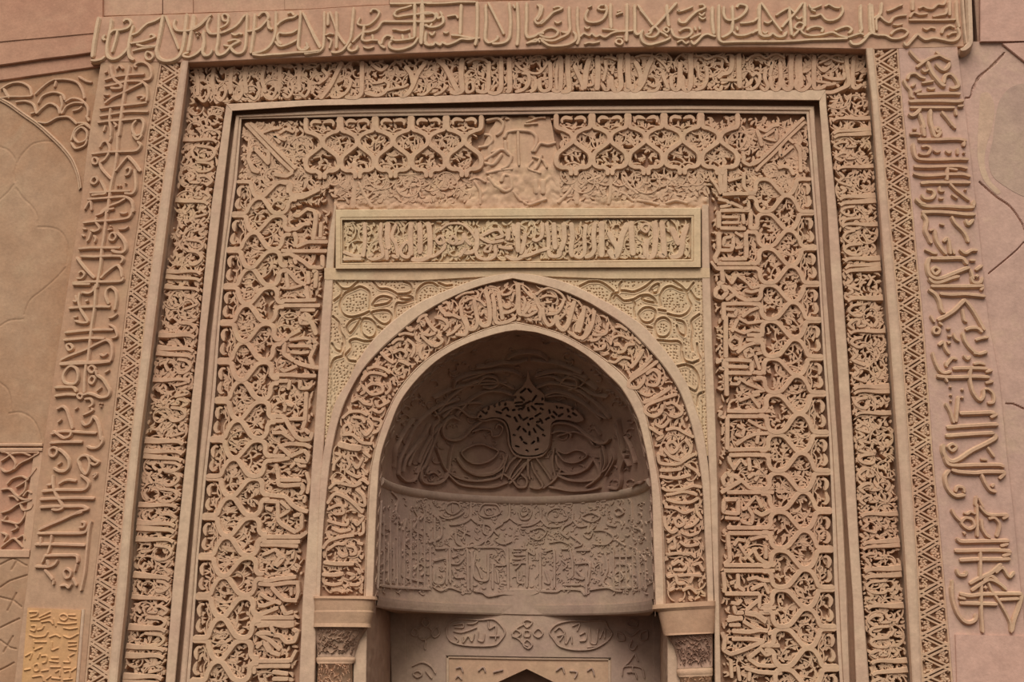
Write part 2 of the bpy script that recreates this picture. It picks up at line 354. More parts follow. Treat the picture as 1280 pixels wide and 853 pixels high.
# ---- traced calligraphy of the outer frame: "T x0 y0 zoom width" opens a tile, then one stroke per line (w = own width, c = closed, d = dot)
OUT_TOP = """
T 100 0 8 40
w44 182,165 160,280 135,420 118,570
105,600 160,600 215,585 245,560
310,185 300,280 275,390 262,490 275,560 315,585 370,575 430,530 480,470
250,345 225,375 245,400
w36 280,345 330,300 400,295 470,275 505,235 490,195 450,190 430,215
w34 375,290 350,400 315,520
w36 510,345 570,320 620,270 670,230 740,205 800,170
w38 530,250 505,330 485,430 480,510 495,570 535,595
w34 500,430 600,415 690,390 755,365
w30 690,350 720,340 750,370
w34 560,440 640,460 760,455
w34 520,505 590,485 680,470 750,462
w28 c 650,555 665,515 705,525 725,560 700,590 665,585
w44 825,145 800,300 775,420 760,500 780,570 830,600 900,600 970,570 1010,510 1035,400 1050,260 1065,130
w26 850,150 900,280 950,400 985,490
w36 950,190 935,245 960,295 1030,305 1110,295 1190,255 1250,200 1280,170
1130,140 1115,260 1095,400 1075,510
w36 1085,520 1035,535 1030,555 1090,565 1160,530 1220,475
d 1160,325 16
d 1190,325 16
d 1172,355 16
w36 1230,300 1235,400 1220,500 1240,550 1290,550
T 240 0 8 38
w36 20,150 15,280
w36 0,280 60,250 110,210 150,170 195,140
w36 180,170 150,230 150,290 180,330 250,330 330,310 420,265 470,220 500,175 530,140
265,130 262,300 255,420 240,500 260,545 320,530 370,480 410,440 470,410
w32 310,445 370,455 420,440 470,410 430,390 350,410
w34 380,455 400,500 450,530 505,515 530,460 540,330 548,130
w28 c 300,150 330,135 360,160 350,200 310,200
w30 365,190 340,240 275,275
w34 390,330 430,345 470,330 500,340
w36 545,310 605,300 670,275 730,215 760,170 735,120 690,125 660,160
625,130 615,300 598,420 585,530
w36 600,540 680,550 800,540 900,535 1050,520 1160,515 1280,500
w36 600,530 680,515 750,480 800,420 830,330 835,250 838,110
w34 835,260 880,215 950,180 1010,170 1055,140
w34 830,410 870,455 930,450 1000,420 1045,395
w34 1050,290 1000,320 920,330 870,325 850,360 860,410 890,440
w34 760,200 765,270 800,290
w28 950,130 990,120 1020,150
w34 1085,105 1075,250 1060,400 1060,470 1085,495 1140,490 1170,460
w26 1105,120 1160,240 1230,390 1280,480
w28 1140,420 1150,460 1120,480
w32 100,330 120,430 105,520 130,550 175,540 200,490
w30 0,560 60,520 110,460
d 35,325 15
d 70,325 15
d 50,360 15
T 380 0 8 36
w26 0,140 60,270 130,400 165,470
w34 200,110 200,260 195,400 185,470 150,510 90,520 0,535
w28 255,110 290,200 340,340 410,440
w34 240,120 235,250
w34 320,110 325,300 320,480
w26 210,350 260,330 295,340
w26 230,370 270,400 250,480
495,70 480,240 465,370 430,440 380,500 320,520 270,515
w34 470,430 440,480 470,505 520,490 535,450
w36 480,420 530,370 590,320 660,310 730,280 780,215 850,210 950,210 1100,210 1280,205
w34 600,240 590,330 580,390 620,405 680,395 740,400
w28 680,340 690,390
w30 560,170 535,230 580,250 650,240 720,180 750,120 720,90 680,90 660,120
w34 915,110 900,140 930,160 1000,150 1080,140 1180,135 1280,130
w32 910,110 960,85 1020,70 1080,50
w34 740,400 770,450 810,475
w34 770,440 790,380 830,350 880,365 870,400
w36 880,395 850,430 860,470 920,490 1000,480 1090,440 1140,370
w32 880,390 920,400 990,395 1060,385 1105,370
w28 980,340 990,390
w28 1050,330 1060,385
1105,30 1105,200 1102,370
1175,30 1172,200 1165,430
w26 880,290 920,290 960,300 1010,300 1060,285
w34 590,460 640,475 700,460
w34 855,30 1000,30 1280,20
w30 1200,250 1250,260 1280,230
w34 1200,430 1250,450 1280,430
T 520 0 8 36
w30 100,30 300,25 430,15 600,15
w34 60,0 70,200 50,440
w34 0,140 120,120 190,140 190,180 150,210 60,215 0,210
w34 200,120 220,180 260,160 270,220 210,260 130,265 90,240
w28 240,110 260,150
w28 130,320 160,345 190,310
w28 270,315 305,325 325,310
w36 100,310 90,400 110,440 170,445 190,420 240,445 260,420 310,440 380,420 450,385 520,390 590,380
w34 350,345 430,350 500,365 590,380 640,375
450,40 445,200 440,340
w26 310,160 360,150 400,150 420,180
610,10 612,200 605,380 590,450
695,40 700,200 690,380 720,420 780,405 815,375 810,350
w28 720,20 790,160 880,340
w36 930,20 945,200 935,360 900,410 830,430 760,430
w34 1010,20 1020,200 1020,350 1010,450
w24 970,40 990,80
1105,20 1105,200 1100,330 1120,370 1180,360 1230,330 1280,330
w32 1100,430 1150,415 1200,410 1240,380 1280,420
w32 1210,40 1240,70 1230,140 1190,200 1220,235 1280,190
T 660 0 8 36
w30 100,40 140,60 130,130 90,200
w36 90,220 130,230 190,180 250,120 320,90 350,70
w28 250,75 300,60 340,75
w28 265,205 295,225 335,205
w36 0,370 70,350 130,320 190,280 250,275 300,310 280,350 220,370 150,360 110,340
w36 330,310 390,320 430,290
410,60 412,180 420,290 390,340 330,370 260,400 190,400 140,380
w38 450,310 480,350 470,400 400,440 300,455 210,450 160,420 130,400
w30 0,420 50,400 90,390 120,420
w34 495,60 495,250 510,370 490,440
w34 600,90 575,160 590,205 650,220 720,205 770,160 790,90 770,40
w30 790,90 740,95 700,80 720,50 760,45
w34 515,365 560,330 610,350 640,330 680,360 720,345 770,365 830,330 900,310 1000,305 1050,300
w34 740,285 820,290 900,300
825,30 825,150 832,280
w28 565,260 590,280 620,265
w30 560,435 610,420 650,425 720,410
w28 880,145 910,130 950,120 
w26 890,110 930,100
w26 880,370 920,365 950,370
w28 c 880,420 890,390 930,390 945,420 920,440
990,30 990,200 985,410
1065,40 1070,200 1070,310 1090,340 1140,320
w32 1095,40 1160,130 1240,240
w30 600,70 640,50
T 800 0 8 36
w32 0,90 60,160 130,250
w34 370,20 290,110 210,200 150,260 90,310
w32 c 60,345 100,330 140,260 190,310 150,360 90,365
w30 1140,300 1200,290
w38 30,290 10,350 30,410 90,440 170,425 250,400 310,370
w34 180,300 240,330 280,360
w28 c 235,295 260,270 290,290 270,320
270,40 275,150 290,260 
w34 310,280 340,350 400,375 470,365 520,320 500,280 440,280 390,310
w30 370,100 400,110 380,90
w28 400,110 460,90 530,60
w36 390,180 400,215 450,220 510,160 570,110 640,80 660,60
w28 590,45 630,40 650,60
w28 590,160 625,185 660,170
w26 590,130 620,150 650,120
w26 545,260 560,300
w26 590,260 600,290
w34 500,380 540,360 610,330
w36 510,400 540,435 580,400 630,350 680,335 720,350 760,360
w28 370,420 420,400 460,430 490,410
725,60 725,200 740,340
790,40 790,200 790,380 820,415 900,415 1000,412 1280,410
w34 840,60 840,140 870,190 930,195 1000,165 1060,110 1070,60 1030,40 990,40 970,70
w34 820,370 880,340 920,300 930,200 925,50
w34 930,310 970,345 1050,345 1120,320 1190,295
w34 1000,225 1080,220 1150,200 1180,170
w28 970,260 980,300
1200,30 1195,180 1200,330 1240,355 1280,345
w28 1215,20 1280,110
T 940 0 8 36
w36 0,410 200,410 400,405 600,390 800,385 960,380
w30 90,20 140,90 200,180 260,260 300,310
w30 240,150 300,110 370,80 440,130
w30 510,20 460,90 410,150 350,210 300,270
70,60 75,200 80,310 110,355 170,355 210,330 260,360 320,355 350,310
w26 110,310 130,330 160,310
w30 120,210 160,225 200,200
w34 375,60 385,200 400,350
w32 410,360 450,320 480,290 520,330 600,350 700,340 780,320 820,320 880,350 960,370
w28 c 430,270 470,220 520,240 500,290 460,290
w34 550,300 590,270 660,260 710,280 700,320
w34 830,300 900,270 960,260 1000,290 970,330
530,20 530,150 530,260
w28 440,160 470,185 500,165
w30 580,160 640,155 690,140 740,190 800,200 870,170 910,110 900,50
w28 570,40 600,80 700,45
w28 590,90 640,110
w28 730,60 770,40 830,70 880,75
w34 1090,40 1090,200 1100,290 1080,320
w34 960,370 1030,345 1090,330 1120,345
w36 980,400 1010,435 1070,435 1120,400 1170,340 1220,300
w34 1180,30 1185,200 1200,320 1280,350
w28 1280,160 1245,190 1250,300
w28 0,220 50,190
w30 0,330 60,290
T 1080 0 8 36
w32 0,370 80,330 150,345 220,350 280,380 350,380 420,350 440,310 380,280 310,300 270,340
80,40 90,180 100,330
w34 180,20 170,120 140,170
w32 100,180 150,150 210,200 260,220 300,170 360,150 430,145
w28 230,105 280,90 340,60 390,40
w28 290,240 340,245 390,235
w30 460,170 500,120 560,140 640,130
490,0 490,100
w30 550,80 590,60 640,80 690,80 740,40 800,40 820,0
w32 450,195 600,195 800,195 920,190
860,0 860,150
930,0 935,180 955,270
w34 690,160 760,145 820,130 830,80
w38 400,420 430,450 480,400 540,340 580,370 620,390 700,375 790,390 870,405 930,390 960,340 940,270
w28 590,270 630,290 670,270 720,280
w34 780,330 800,280 860,250 910,270
w30 840,350 880,325 930,320
"""
OUT_LEFT = """
T 90 70 8 36
w28 440,130 470,90 505,125
w30 320,160 350,150
w36 380,80 395,180 430,240 480,280 490,310 440,320 380,315
w38 570,90 555,160 535,240 520,350 500,480 485,600 460,800
w34 320,235 420,205 550,185 720,175
w34 640,110 620,90 660,60 720,60 770,100 790,180 770,225 710,235
w34 320,300 420,280 540,250 640,245 700,255 740,300 750,380 740,450
w34 320,470 400,410 500,365 610,310 700,265
w30 640,400 690,390 720,410 680,430
w36 270,520 400,500 500,490 640,475 745,460
w36 270,595 400,575 560,550 760,550
w36 250,660 360,645 500,635 600,625 680,620 710,660 700,740 680,790
w32 680,780 630,790 600,740 605,680 640,640
w30 380,520 370,640 385,740 380,800
w28 310,750 330,690
w26 410,660 440,690 420,710
w28 310,380 370,385
d 320,420 14
T 85 165 8 36
490,0 485,190 460,370 430,500 405,660 390,800
w36 230,215 400,195 560,190 680,180 720,130 690,90
w34 640,20 690,70 740,20
w30 420,0 420,60 400,100
w32 310,150 340,100 380,90 410,150 400,210 360,270 310,300
w30 310,300 330,360 380,420 430,470
w28 c 240,270 260,250 290,270 285,310 245,310
w30 470,390 530,310 590,240
w36 590,235 660,310 700,370 720,390
w36 660,370 670,470 670,560 640,610 560,610
w30 560,430 600,420 620,370 600,350 570,370
d 490,535 14
d 520,535 14
d 570,510 14
w34 210,605 300,600 420,590 620,585
w32 320,480 360,560 370,610 300,620 230,630
w28 c 235,460 270,445 290,480 260,515 225,500
w36 190,670 400,655 560,645 630,690 650,800
w34 320,800 400,740 500,700 570,660
w28 160,770 200,700 220,690 230,780
T 70 260 8 36
500,0 490,130 470,300 450,420 440,560 420,680 400,800
w34 390,70 450,50 490,20 580,0
w30 630,40 670,50 710,40
w36 265,145 380,130 480,125 640,110 730,85 760,0
w30 400,90 390,130 430,200 380,230 340,215
w28 345,240 320,310 300,330
w26 260,200 300,210
w26 250,260 280,280
w28 620,205 680,205 720,180
w26 510,215 560,205
d 540,180 14
w28 c 540,260 570,245 595,280 570,320 530,310
w40 600,240 650,290 685,350 690,410 660,440 600,440 550,420
w36 220,405 340,395 450,395 640,395
w26 370,270 390,300 380,340
w36 240,480 370,485 460,480 640,480 665,510 640,550
w32 200,490 260,570 320,640 380,700
w34 440,700 500,640 600,570 640,610 655,690
w36 160,745 340,735 520,735 650,725 670,690
w28 200,700 250,700 280,660 250,630 220,650
T 60 355 8 36
470,0 460,220 430,420 410,600 390,790
w34 240,0 420,0
w32 330,80 400,90 450,60 460,20
w30 310,85 300,180 330,270 380,350 390,380 330,385 260,365
w28 240,165 280,170 270,110
w28 370,170 400,160
w36 200,240 400,225 620,225
w34 600,200 570,120 580,55 625,30 670,70 680,150 660,260
w32 600,335 640,330 690,295
w28 250,330 290,325
w36 160,485 400,460 560,455 650,455
w26 600,400 660,440 685,520 630,540
w36 150,560 400,540 560,545
w30 c 180,610 215,600 240,640 200,660
w36 120,760 200,720 380,650 500,590 580,560 625,600 635,690 620,770
w30 510,700 550,715 590,690
w36 110,795 300,780 480,780 600,770
T 50 450 8 36
w36 190,45 400,35 560,30 700,15
455,40 440,170 435,330
w36 c 245,225 225,160 260,90 310,60 360,90 375,160 350,230 300,240
w34 350,235 380,190
w30 c 480,80 515,55 545,85 520,125 490,115
w30 c 485,195 515,160 545,185 520,235 490,225
w36 560,150 620,190 660,250 690,310 670,360 600,375 540,350 480,335 420,350
w30 550,100 560,150
w28 560,310 610,270
w28 c 370,350 390,335 420,350 405,385 375,375
w36 140,275 260,270 330,275 360,320
w36 140,360 260,345 360,350
w28 640,125 690,95
w34 160,490 220,465 260,500 290,590 320,690
w28 340,495 375,470
w28 170,625 210,590
w32 440,390 500,390 520,440 480,470
w32 420,550 470,530 520,500 510,480
w34 410,610 440,650 490,630 520,570
w36 520,560 560,600 590,690 605,800
w34 100,740 200,715 310,715 440,725 560,730
w34 120,710 170,740 230,780 290,760 310,720
d 590,435 12
d 615,435 12
d 602,465 12
T 35 545 8 36
w36 730,0 735,60 690,110 630,120 580,100
w36 210,70 350,60 540,60
w32 c 215,190 210,140 245,115 285,135 275,180 245,205
w36 290,125 350,170 400,240 400,310 360,350 300,350 245,320
w28 285,290 330,260
w34 c 510,290 495,240 530,200 585,200 610,260 600,330 570,380 530,340
w30 610,200 660,240 700,260 660,290 620,270
w30 640,390 680,380 650,420
w36 520,390 570,430 600,470 580,520 530,540 300,540 130,555
w32 180,490 230,480 240,420
w34 300,480 350,450 400,440 480,450
w34 240,390 250,520 280,600 330,680 340,720 290,740 230,735
w36 110,635 300,625 460,620 660,625
w36 110,715 260,705 420,705 540,705 600,735
w34 420,800 500,760 600,730
T 20 640 8 36
w36 220,180 330,130 450,80 560,30 660,0
w36 205,215 400,215 620,215 690,200 720,140 750,90
w30 620,155 670,150 680,110 640,100
w36 740,100 720,200 700,400 680,600 640,790
w36 180,325 400,325 560,330 690,335
w34 350,230 340,320 310,420 
w32 240,250 240,340
w36 270,440 380,435 480,435 600,440 610,510
w32 250,510 290,430
w36 180,545 300,550 370,530 410,480
w32 300,480 320,540
w30 c 470,600 500,570 540,600 530,650 490,660
w30 600,520 580,600
w30 430,740 490,735 520,760 550,720
w28 370,680 365,730
w28 560,660 600,740
w28 280,580 330,640 360,680
"""
OUT_RIGHT = """
T 1090 60 8 40
w36 380,20 430,80 490,130 550,120
w34 450,190 500,150 560,110 630,80 680,70 740,100 790,120
w44 560,130 600,230 660,310 710,365 740,370
w34 640,30 680,60
w38 640,150 690,200 730,215 770,180 780,140
w30 500,205 530,230 570,210
w36 720,350 740,270 790,255 840,300 870,370 830,395 780,390
w34 320,310 350,370 390,420 400,480 430,490
w32 360,310 380,260 440,250 490,285 540,300
w28 400,380 440,350
w32 430,440 500,410
w30 500,345 560,335 620,325
w30 555,390 590,405 635,395
w42 450,460 560,455 700,450 830,450 890,455
w44 370,530 500,525 700,525 860,530 920,520
w36 860,580 920,570
w36 380,590 480,590 700,590 830,590
w40 370,650 410,670 460,640 490,590
w38 480,650 510,740 530,800
w38 590,610 590,720 610,800
w38 700,630 760,700 820,780
w28 840,610 850,670
T 1110 155 8 40
w40 350,0 370,120
w38 440,0 470,110 500,120 540,70
w32 c 480,50 500,30 525,50 500,75
w34 650,0 680,40
w36 220,95 280,90 330,100
w28 250,45 290,45
w42 300,150 500,150 700,145 790,160
w34 770,170 760,220
w40 255,190 270,290 300,340 380,352 560,352 720,345 810,350
w32 310,285 350,300 410,290 430,240 390,215 340,225
w28 460,255 490,275 530,265
w28 580,260 610,285 640,270
w26 700,240 700,300
d 765,285 18
w42 260,420 400,425 560,420 720,420 800,440
w42 255,490 340,510 460,510 600,500 760,500 830,520
w34 600,430 620,440 700,455
w32 600,430 595,560
w42 330,590 420,580 600,580 700,580 830,580
w34 620,590 690,660 780,730 820,760
w34 640,700 700,740
w36 340,700 370,740 440,740 470,700 450,660 390,650
w28 520,620 525,665 570,665
w28 510,740 560,740
d 780,655 18
w40 280,740 320,780 380,800
T 1120 250 8 42
w42 240,0 260,40 330,60 520,60 700,70 790,65
w40 780,60 785,0
w44 260,120 400,115 560,125 700,140 800,140
w40 270,130 310,200 300,300 330,370 360,430
w36 560,160 600,230 670,300 710,360 730,420
w36 700,190 730,240 780,190
w28 440,235 490,245
w30 340,305 380,290
w38 390,290 410,400 460,480 510,540
w34 480,415 520,380 540,440 550,540
w32 290,490 340,510 380,530 420,530
w32 570,490 590,540 
w36 640,490 700,530 760,500 820,500
w44 350,580 500,580 670,580 720,640 
w30 740,600 800,600
w34 800,700 840,670 870,650
w34 c 365,700 400,670 440,700 400,740
w42 340,570 320,650 340,740 400,780 470,775 560,740 660,700 740,670
w32 750,690 780,790 
d 815,760 30
T 1120 345 8 42
w40 330,20 380,60 450,60 560,20 640,0
w34 760,0 780,60 850,60 870,10
w42 350,100 500,100 700,100 880,95
w34 880,110 850,140
w42 330,130 400,180 440,250 460,330 490,370
w40 440,175 560,185 700,180 900,200
w42 420,440 500,400 590,340 660,270 700,230
w40 700,240 770,330 830,430 890,540
w32 670,330 690,440 720,455
w30 350,390 390,460
w30 c 380,540 400,510 440,530 430,570 390,570
w34 430,460 470,490
w28 510,530 550,520
w28 520,600 560,600
w28 520,670 550,660
w38 670,560 700,650 760,730 830,775 920,755
w38 700,540 740,520 820,520 870,560
w32 800,640 860,620 930,610
w32 580,570 600,620 640,650
w36 430,690 480,660 500,720 540,780
T 1120 440 8 40
w34 370,0 400,100 440,180 490,210 560,190
w32 500,140 540,90 570,60 620,70
w32 680,30 720,70 750,40
w34 780,10 850,15 910,0
w30 500,100 515,150
w32 780,120 840,110 900,125
w40 570,165 700,160 800,160 920,165
w34 900,200 970,180
w42 410,240 520,250 640,250 780,245 940,250
w32 900,310 980,290
w36 755,140 745,260 770,380 810,450 850,480 880,440 880,370
w32 890,370 930,370 980,420 980,500 920,510
w32 490,240 520,300
d 550,350 18
d 555,430 18
d 555,490 16
d 670,375 20
d 670,455 20
w36 500,510 550,600 585,710
w34 630,440 620,560 605,700
w42 640,615 800,610 940,605 1000,610
w36 950,655 1020,620
w42 510,755 620,745 780,735 960,725 1030,725
T 1120 535 8 42
w42 500,80 700,65 850,55 990,50
w44 1000,60 1000,100 900,160 760,230 640,310 570,335 520,310 480,240 480,160
w32 c 530,190 570,160 610,190 570,230
w34 920,190 990,290
w28 850,310 920,320
w42 490,280 530,360 620,375 820,370 1040,370 1090,390
w42 560,420 640,440 800,450 900,440 1040,440 1100,440
w34 1040,510 1100,450
w40 860,460 900,550 950,620 1010,640
w34 960,590 990,560
w40 540,420 500,480 510,570 550,640 610,680 700,670
w34 600,640 620,590 680,600 690,650
w32 810,680 800,780
w32 830,700 880,800
T 1120 630 8 42
w36 560,50 600,120 660,180
w28 680,90 720,100 750,80 800,100
w36 c 660,190 700,140 770,160 790,220 730,250
w34 815,0 820,330
w36 840,20 900,90 950,110 1130,110
w34 1130,120 1070,150
w38 860,150 870,240 910,310 950,340
w34 930,150 990,140 1040,200 1030,280 1010,330
w42 610,340 650,375 800,375 950,372 1090,370 1140,370
w34 1050,425 1130,400
w42 590,470 700,470 850,465 1060,465 1160,480
w34 1070,525 1150,500
w42 640,565 830,555 1000,555 1150,550
w36 1000,690 1070,640 1140,730 1190,680
w38 610,650 640,710 700,710 710,670
w34 850,480 850,620 850,760
w40 880,770 950,720 1030,780
w36 740,800 850,740 960,690 1060,600
w30 680,300 700,290
T 1120 725 8 42
w36 760,110 830,60 940,0 1040,40 1110,100
w40 640,140 740,160 880,145 1100,140 1270,140
w32 630,180 700,190
w40 640,235 850,240 1020,245
w36 860,30 860,300 875,530
w34 930,30 960,100 1040,220 1110,340 1150,430 1160,530
w40 1270,150 1240,260 1190,400 1165,520
w40 560,60 575,200 620,330 680,410 740,430 800,400 810,340
w30 570,0 565,100
w34 1040,200 1140,195 1240,190
d 900,80 30
"""
# ---- inner thuluth band over the panel, inscription plaque, arch band
INNER_TOP = """
T 390 50 8 46
w56 300,215 240,340 180,460 80,590
w52 500,210 497,400 490,530 440,575 330,570
w40 370,370 385,430 340,520 260,570 190,565
w40 720,400 765,440 730,520 650,555 530,530
w36 740,505 830,480 920,465 965,440
w56 1140,215 1060,330 1010,450 960,530 905,560 885,530
w52 930,260 990,340 1010,440
w44 590,240 690,300 760,250
w40 100,290 150,360 60,440
w40 600,430 680,420 730,400
w36 1050,540 1120,540 1200,470
T 540 45 8 46
w56 60,240 130,310 190,420 240,520 270,560
w60 300,220 290,400 300,540 240,570 180,550
w36 20,590 90,560 160,490
w34 c 350,480 400,460 410,540 350,560
w48 570,250 565,400 560,530 510,560 440,540
w52 690,220 690,400 685,540 630,575 560,560
w56 770,215 775,380 775,540 740,560
w44 900,370 960,380 970,460 920,530 830,560
w44 1040,440 1030,520 980,560
w46 1180,260 1185,400 1180,520 1120,550 1080,520 1075,420
w32 350,270 430,230 530,240 560,270
w32 830,260 900,330 1060,370 1170,250
w40 0,560 50,540
w36 1260,240 1240,400 1250,540
T 690 45 8 46
w52 90,210 90,380 80,530 40,550 0,530
w56 155,200 160,380 170,540 90,560
w50 220,290 270,400 310,500 300,540
w60 375,220 340,360 330,480 320,530
w60 455,195 460,360 450,540
w34 530,240 540,330 510,450
w44 500,480 540,540 570,510 560,430
w56 690,180 680,340 690,500 640,550 600,500 590,400
w60 755,170 760,340 765,530 720,540
w56 830,250 870,330 890,420 870,500
w60 1005,210 950,330 910,460 850,540 810,540 800,480
w40 960,470 1020,500 1080,470
w44 1080,470 1040,540 950,550
w44 1100,370 1130,440 1160,530 1110,530
w44 1280,270 1270,480 1240,540 1200,510 1190,400
w28 520,215 580,215 640,240
w28 830,210 910,190 1010,200 1120,280 1170,360
w30 350,500 410,480 390,380
w30 620,300 600,380
T 840 45 8 46
w48 80,260 85,400 80,500 40,540 0,510
w56 185,180 190,340 185,490 150,545 110,510 100,400
w42 345,300 350,420 310,510 230,540
w54 600,185 600,300 570,360 500,380 460,420
w56 670,180 670,340 680,520
w40 480,440 570,440 660,440
w40 490,470 560,450
w40 430,520 480,540 500,490
w40 800,400 840,370 880,400 860,480 800,530 740,530
w44 940,320 930,420 960,500 930,540 890,510
w40 960,300 1000,260 980,400
w46 1080,260 1090,400 1075,510 1040,540 1000,510 985,400
w56 1200,180 1190,340 1195,500 1160,535 1120,510 1105,430
w28 740,250 800,200 880,190 940,220 1000,190 1060,180 1130,220
w28 240,200 300,200 350,230 440,200 520,220 560,270
w48 1260,190 1250,340 1265,440 1280,520
w30 260,280 270,400 300,440
T 980 45 8 46
w54 75,180 70,340 70,510 0,530
w56 155,180 160,340 170,490 140,510
w50 130,420 120,500 160,540 210,530 260,470 240,400
w50 305,190 300,340 300,480 310,520 360,520 420,490
w40 320,450 400,460 480,480
w40 420,490 480,480 520,470
w44 400,400 450,420 530,430 600,420 600,360
w30 540,370 545,430
w30 470,360 470,430
w50 625,200 635,340 650,450 640,490 560,530 480,560 410,560
w46 700,200 690,340 690,500 720,520 780,480
w28 340,220 400,190 470,220 540,250 600,260
w28 350,270 420,240 520,190 590,200
w34 340,300 400,350 460,300
"""
# heavy stems that cross the two upright thuluth bands: image rows
BARS_L = "175 250.5 340 346.5 359 419.5 435.5 442 475.5 551.5 564.5 571 632 654 660.5 675 719.5 747 785 809 820.5"
BARS_R = "148 161.5 167 208 245 251 281 323.5 330.5 336 373 414.5 484 490 517 643 676 682 711 719 758 827 838.5"
PLAQUE = """
T 420 190 5.333 26
190,470 192,600 180,700
45,665 120,690 170,692
45,715 110,712 170,714
300,470 295,580 310,690 250,715 215,700 250,680
w38 345,470 342,560 350,650
335,650 340,720
400,480 372,560 400,620 410,700 370,690
c 440,690 430,650 470,600 500,640 480,700
w34 500,470 495,560 500,690
w36 555,470 560,560 560,680
w36 615,470 625,560 620,690 560,720 500,715
w22 c 670,585 700,560 720,600 690,612
715,590 720,640 660,690 620,700
w22 c 760,585 780,560 805,590 780,612
740,590 780,610 840,600 852,540
850,540 870,590 900,620
w18 690,520 750,480 840,480 900,530 930,580
w34 935,510 940,590 930,650 880,672 830,660
820,700 870,640
960,570 1030,602 1120,590
970,560 1040,525 1085,520 1110,560 1060,575
w20 c 1000,635 1032,622 1022,662 990,660
930,660 950,702 1010,716 1060,690 1060,620
w32 1150,510 1145,590
1080,630 1140,642 1180,640
w34 1215,470 1210,560 1215,670
w30 1180,480 1195,560
w30 1260,540 1250,620 1230,680
1130,690 1180,716 1240,702 1280,650
T 650 190 5.333 28
150,470 145,560 110,590 80,580
175,470 190,560 190,640
w34 225,470 230,580 235,650
w34 290,470 295,580 270,660
w34 340,470 350,560 340,650 350,700
0,700 50,690 130,660 200,640
190,640 200,690 260,690 270,640
360,690 400,702 430,670 430,560 440,480
w32 500,470 490,560 495,650 470,690 430,700
w38 545,460 545,580 545,700
w38 590,530 620,590 650,640 640,700
w42 720,470 680,560 660,650 630,700 590,650
w38 740,460 745,570 755,690
w20 c 830,480 862,490 842,532 810,510
790,690 832,700 830,610
w38 900,460 905,570 890,685 855,700 838,650 850,580
w38 945,460 955,570 960,690 920,680
w42 1010,500 1040,570 1060,620
w38 1115,480 1085,580 1080,640 1060,690 1000,702
"""
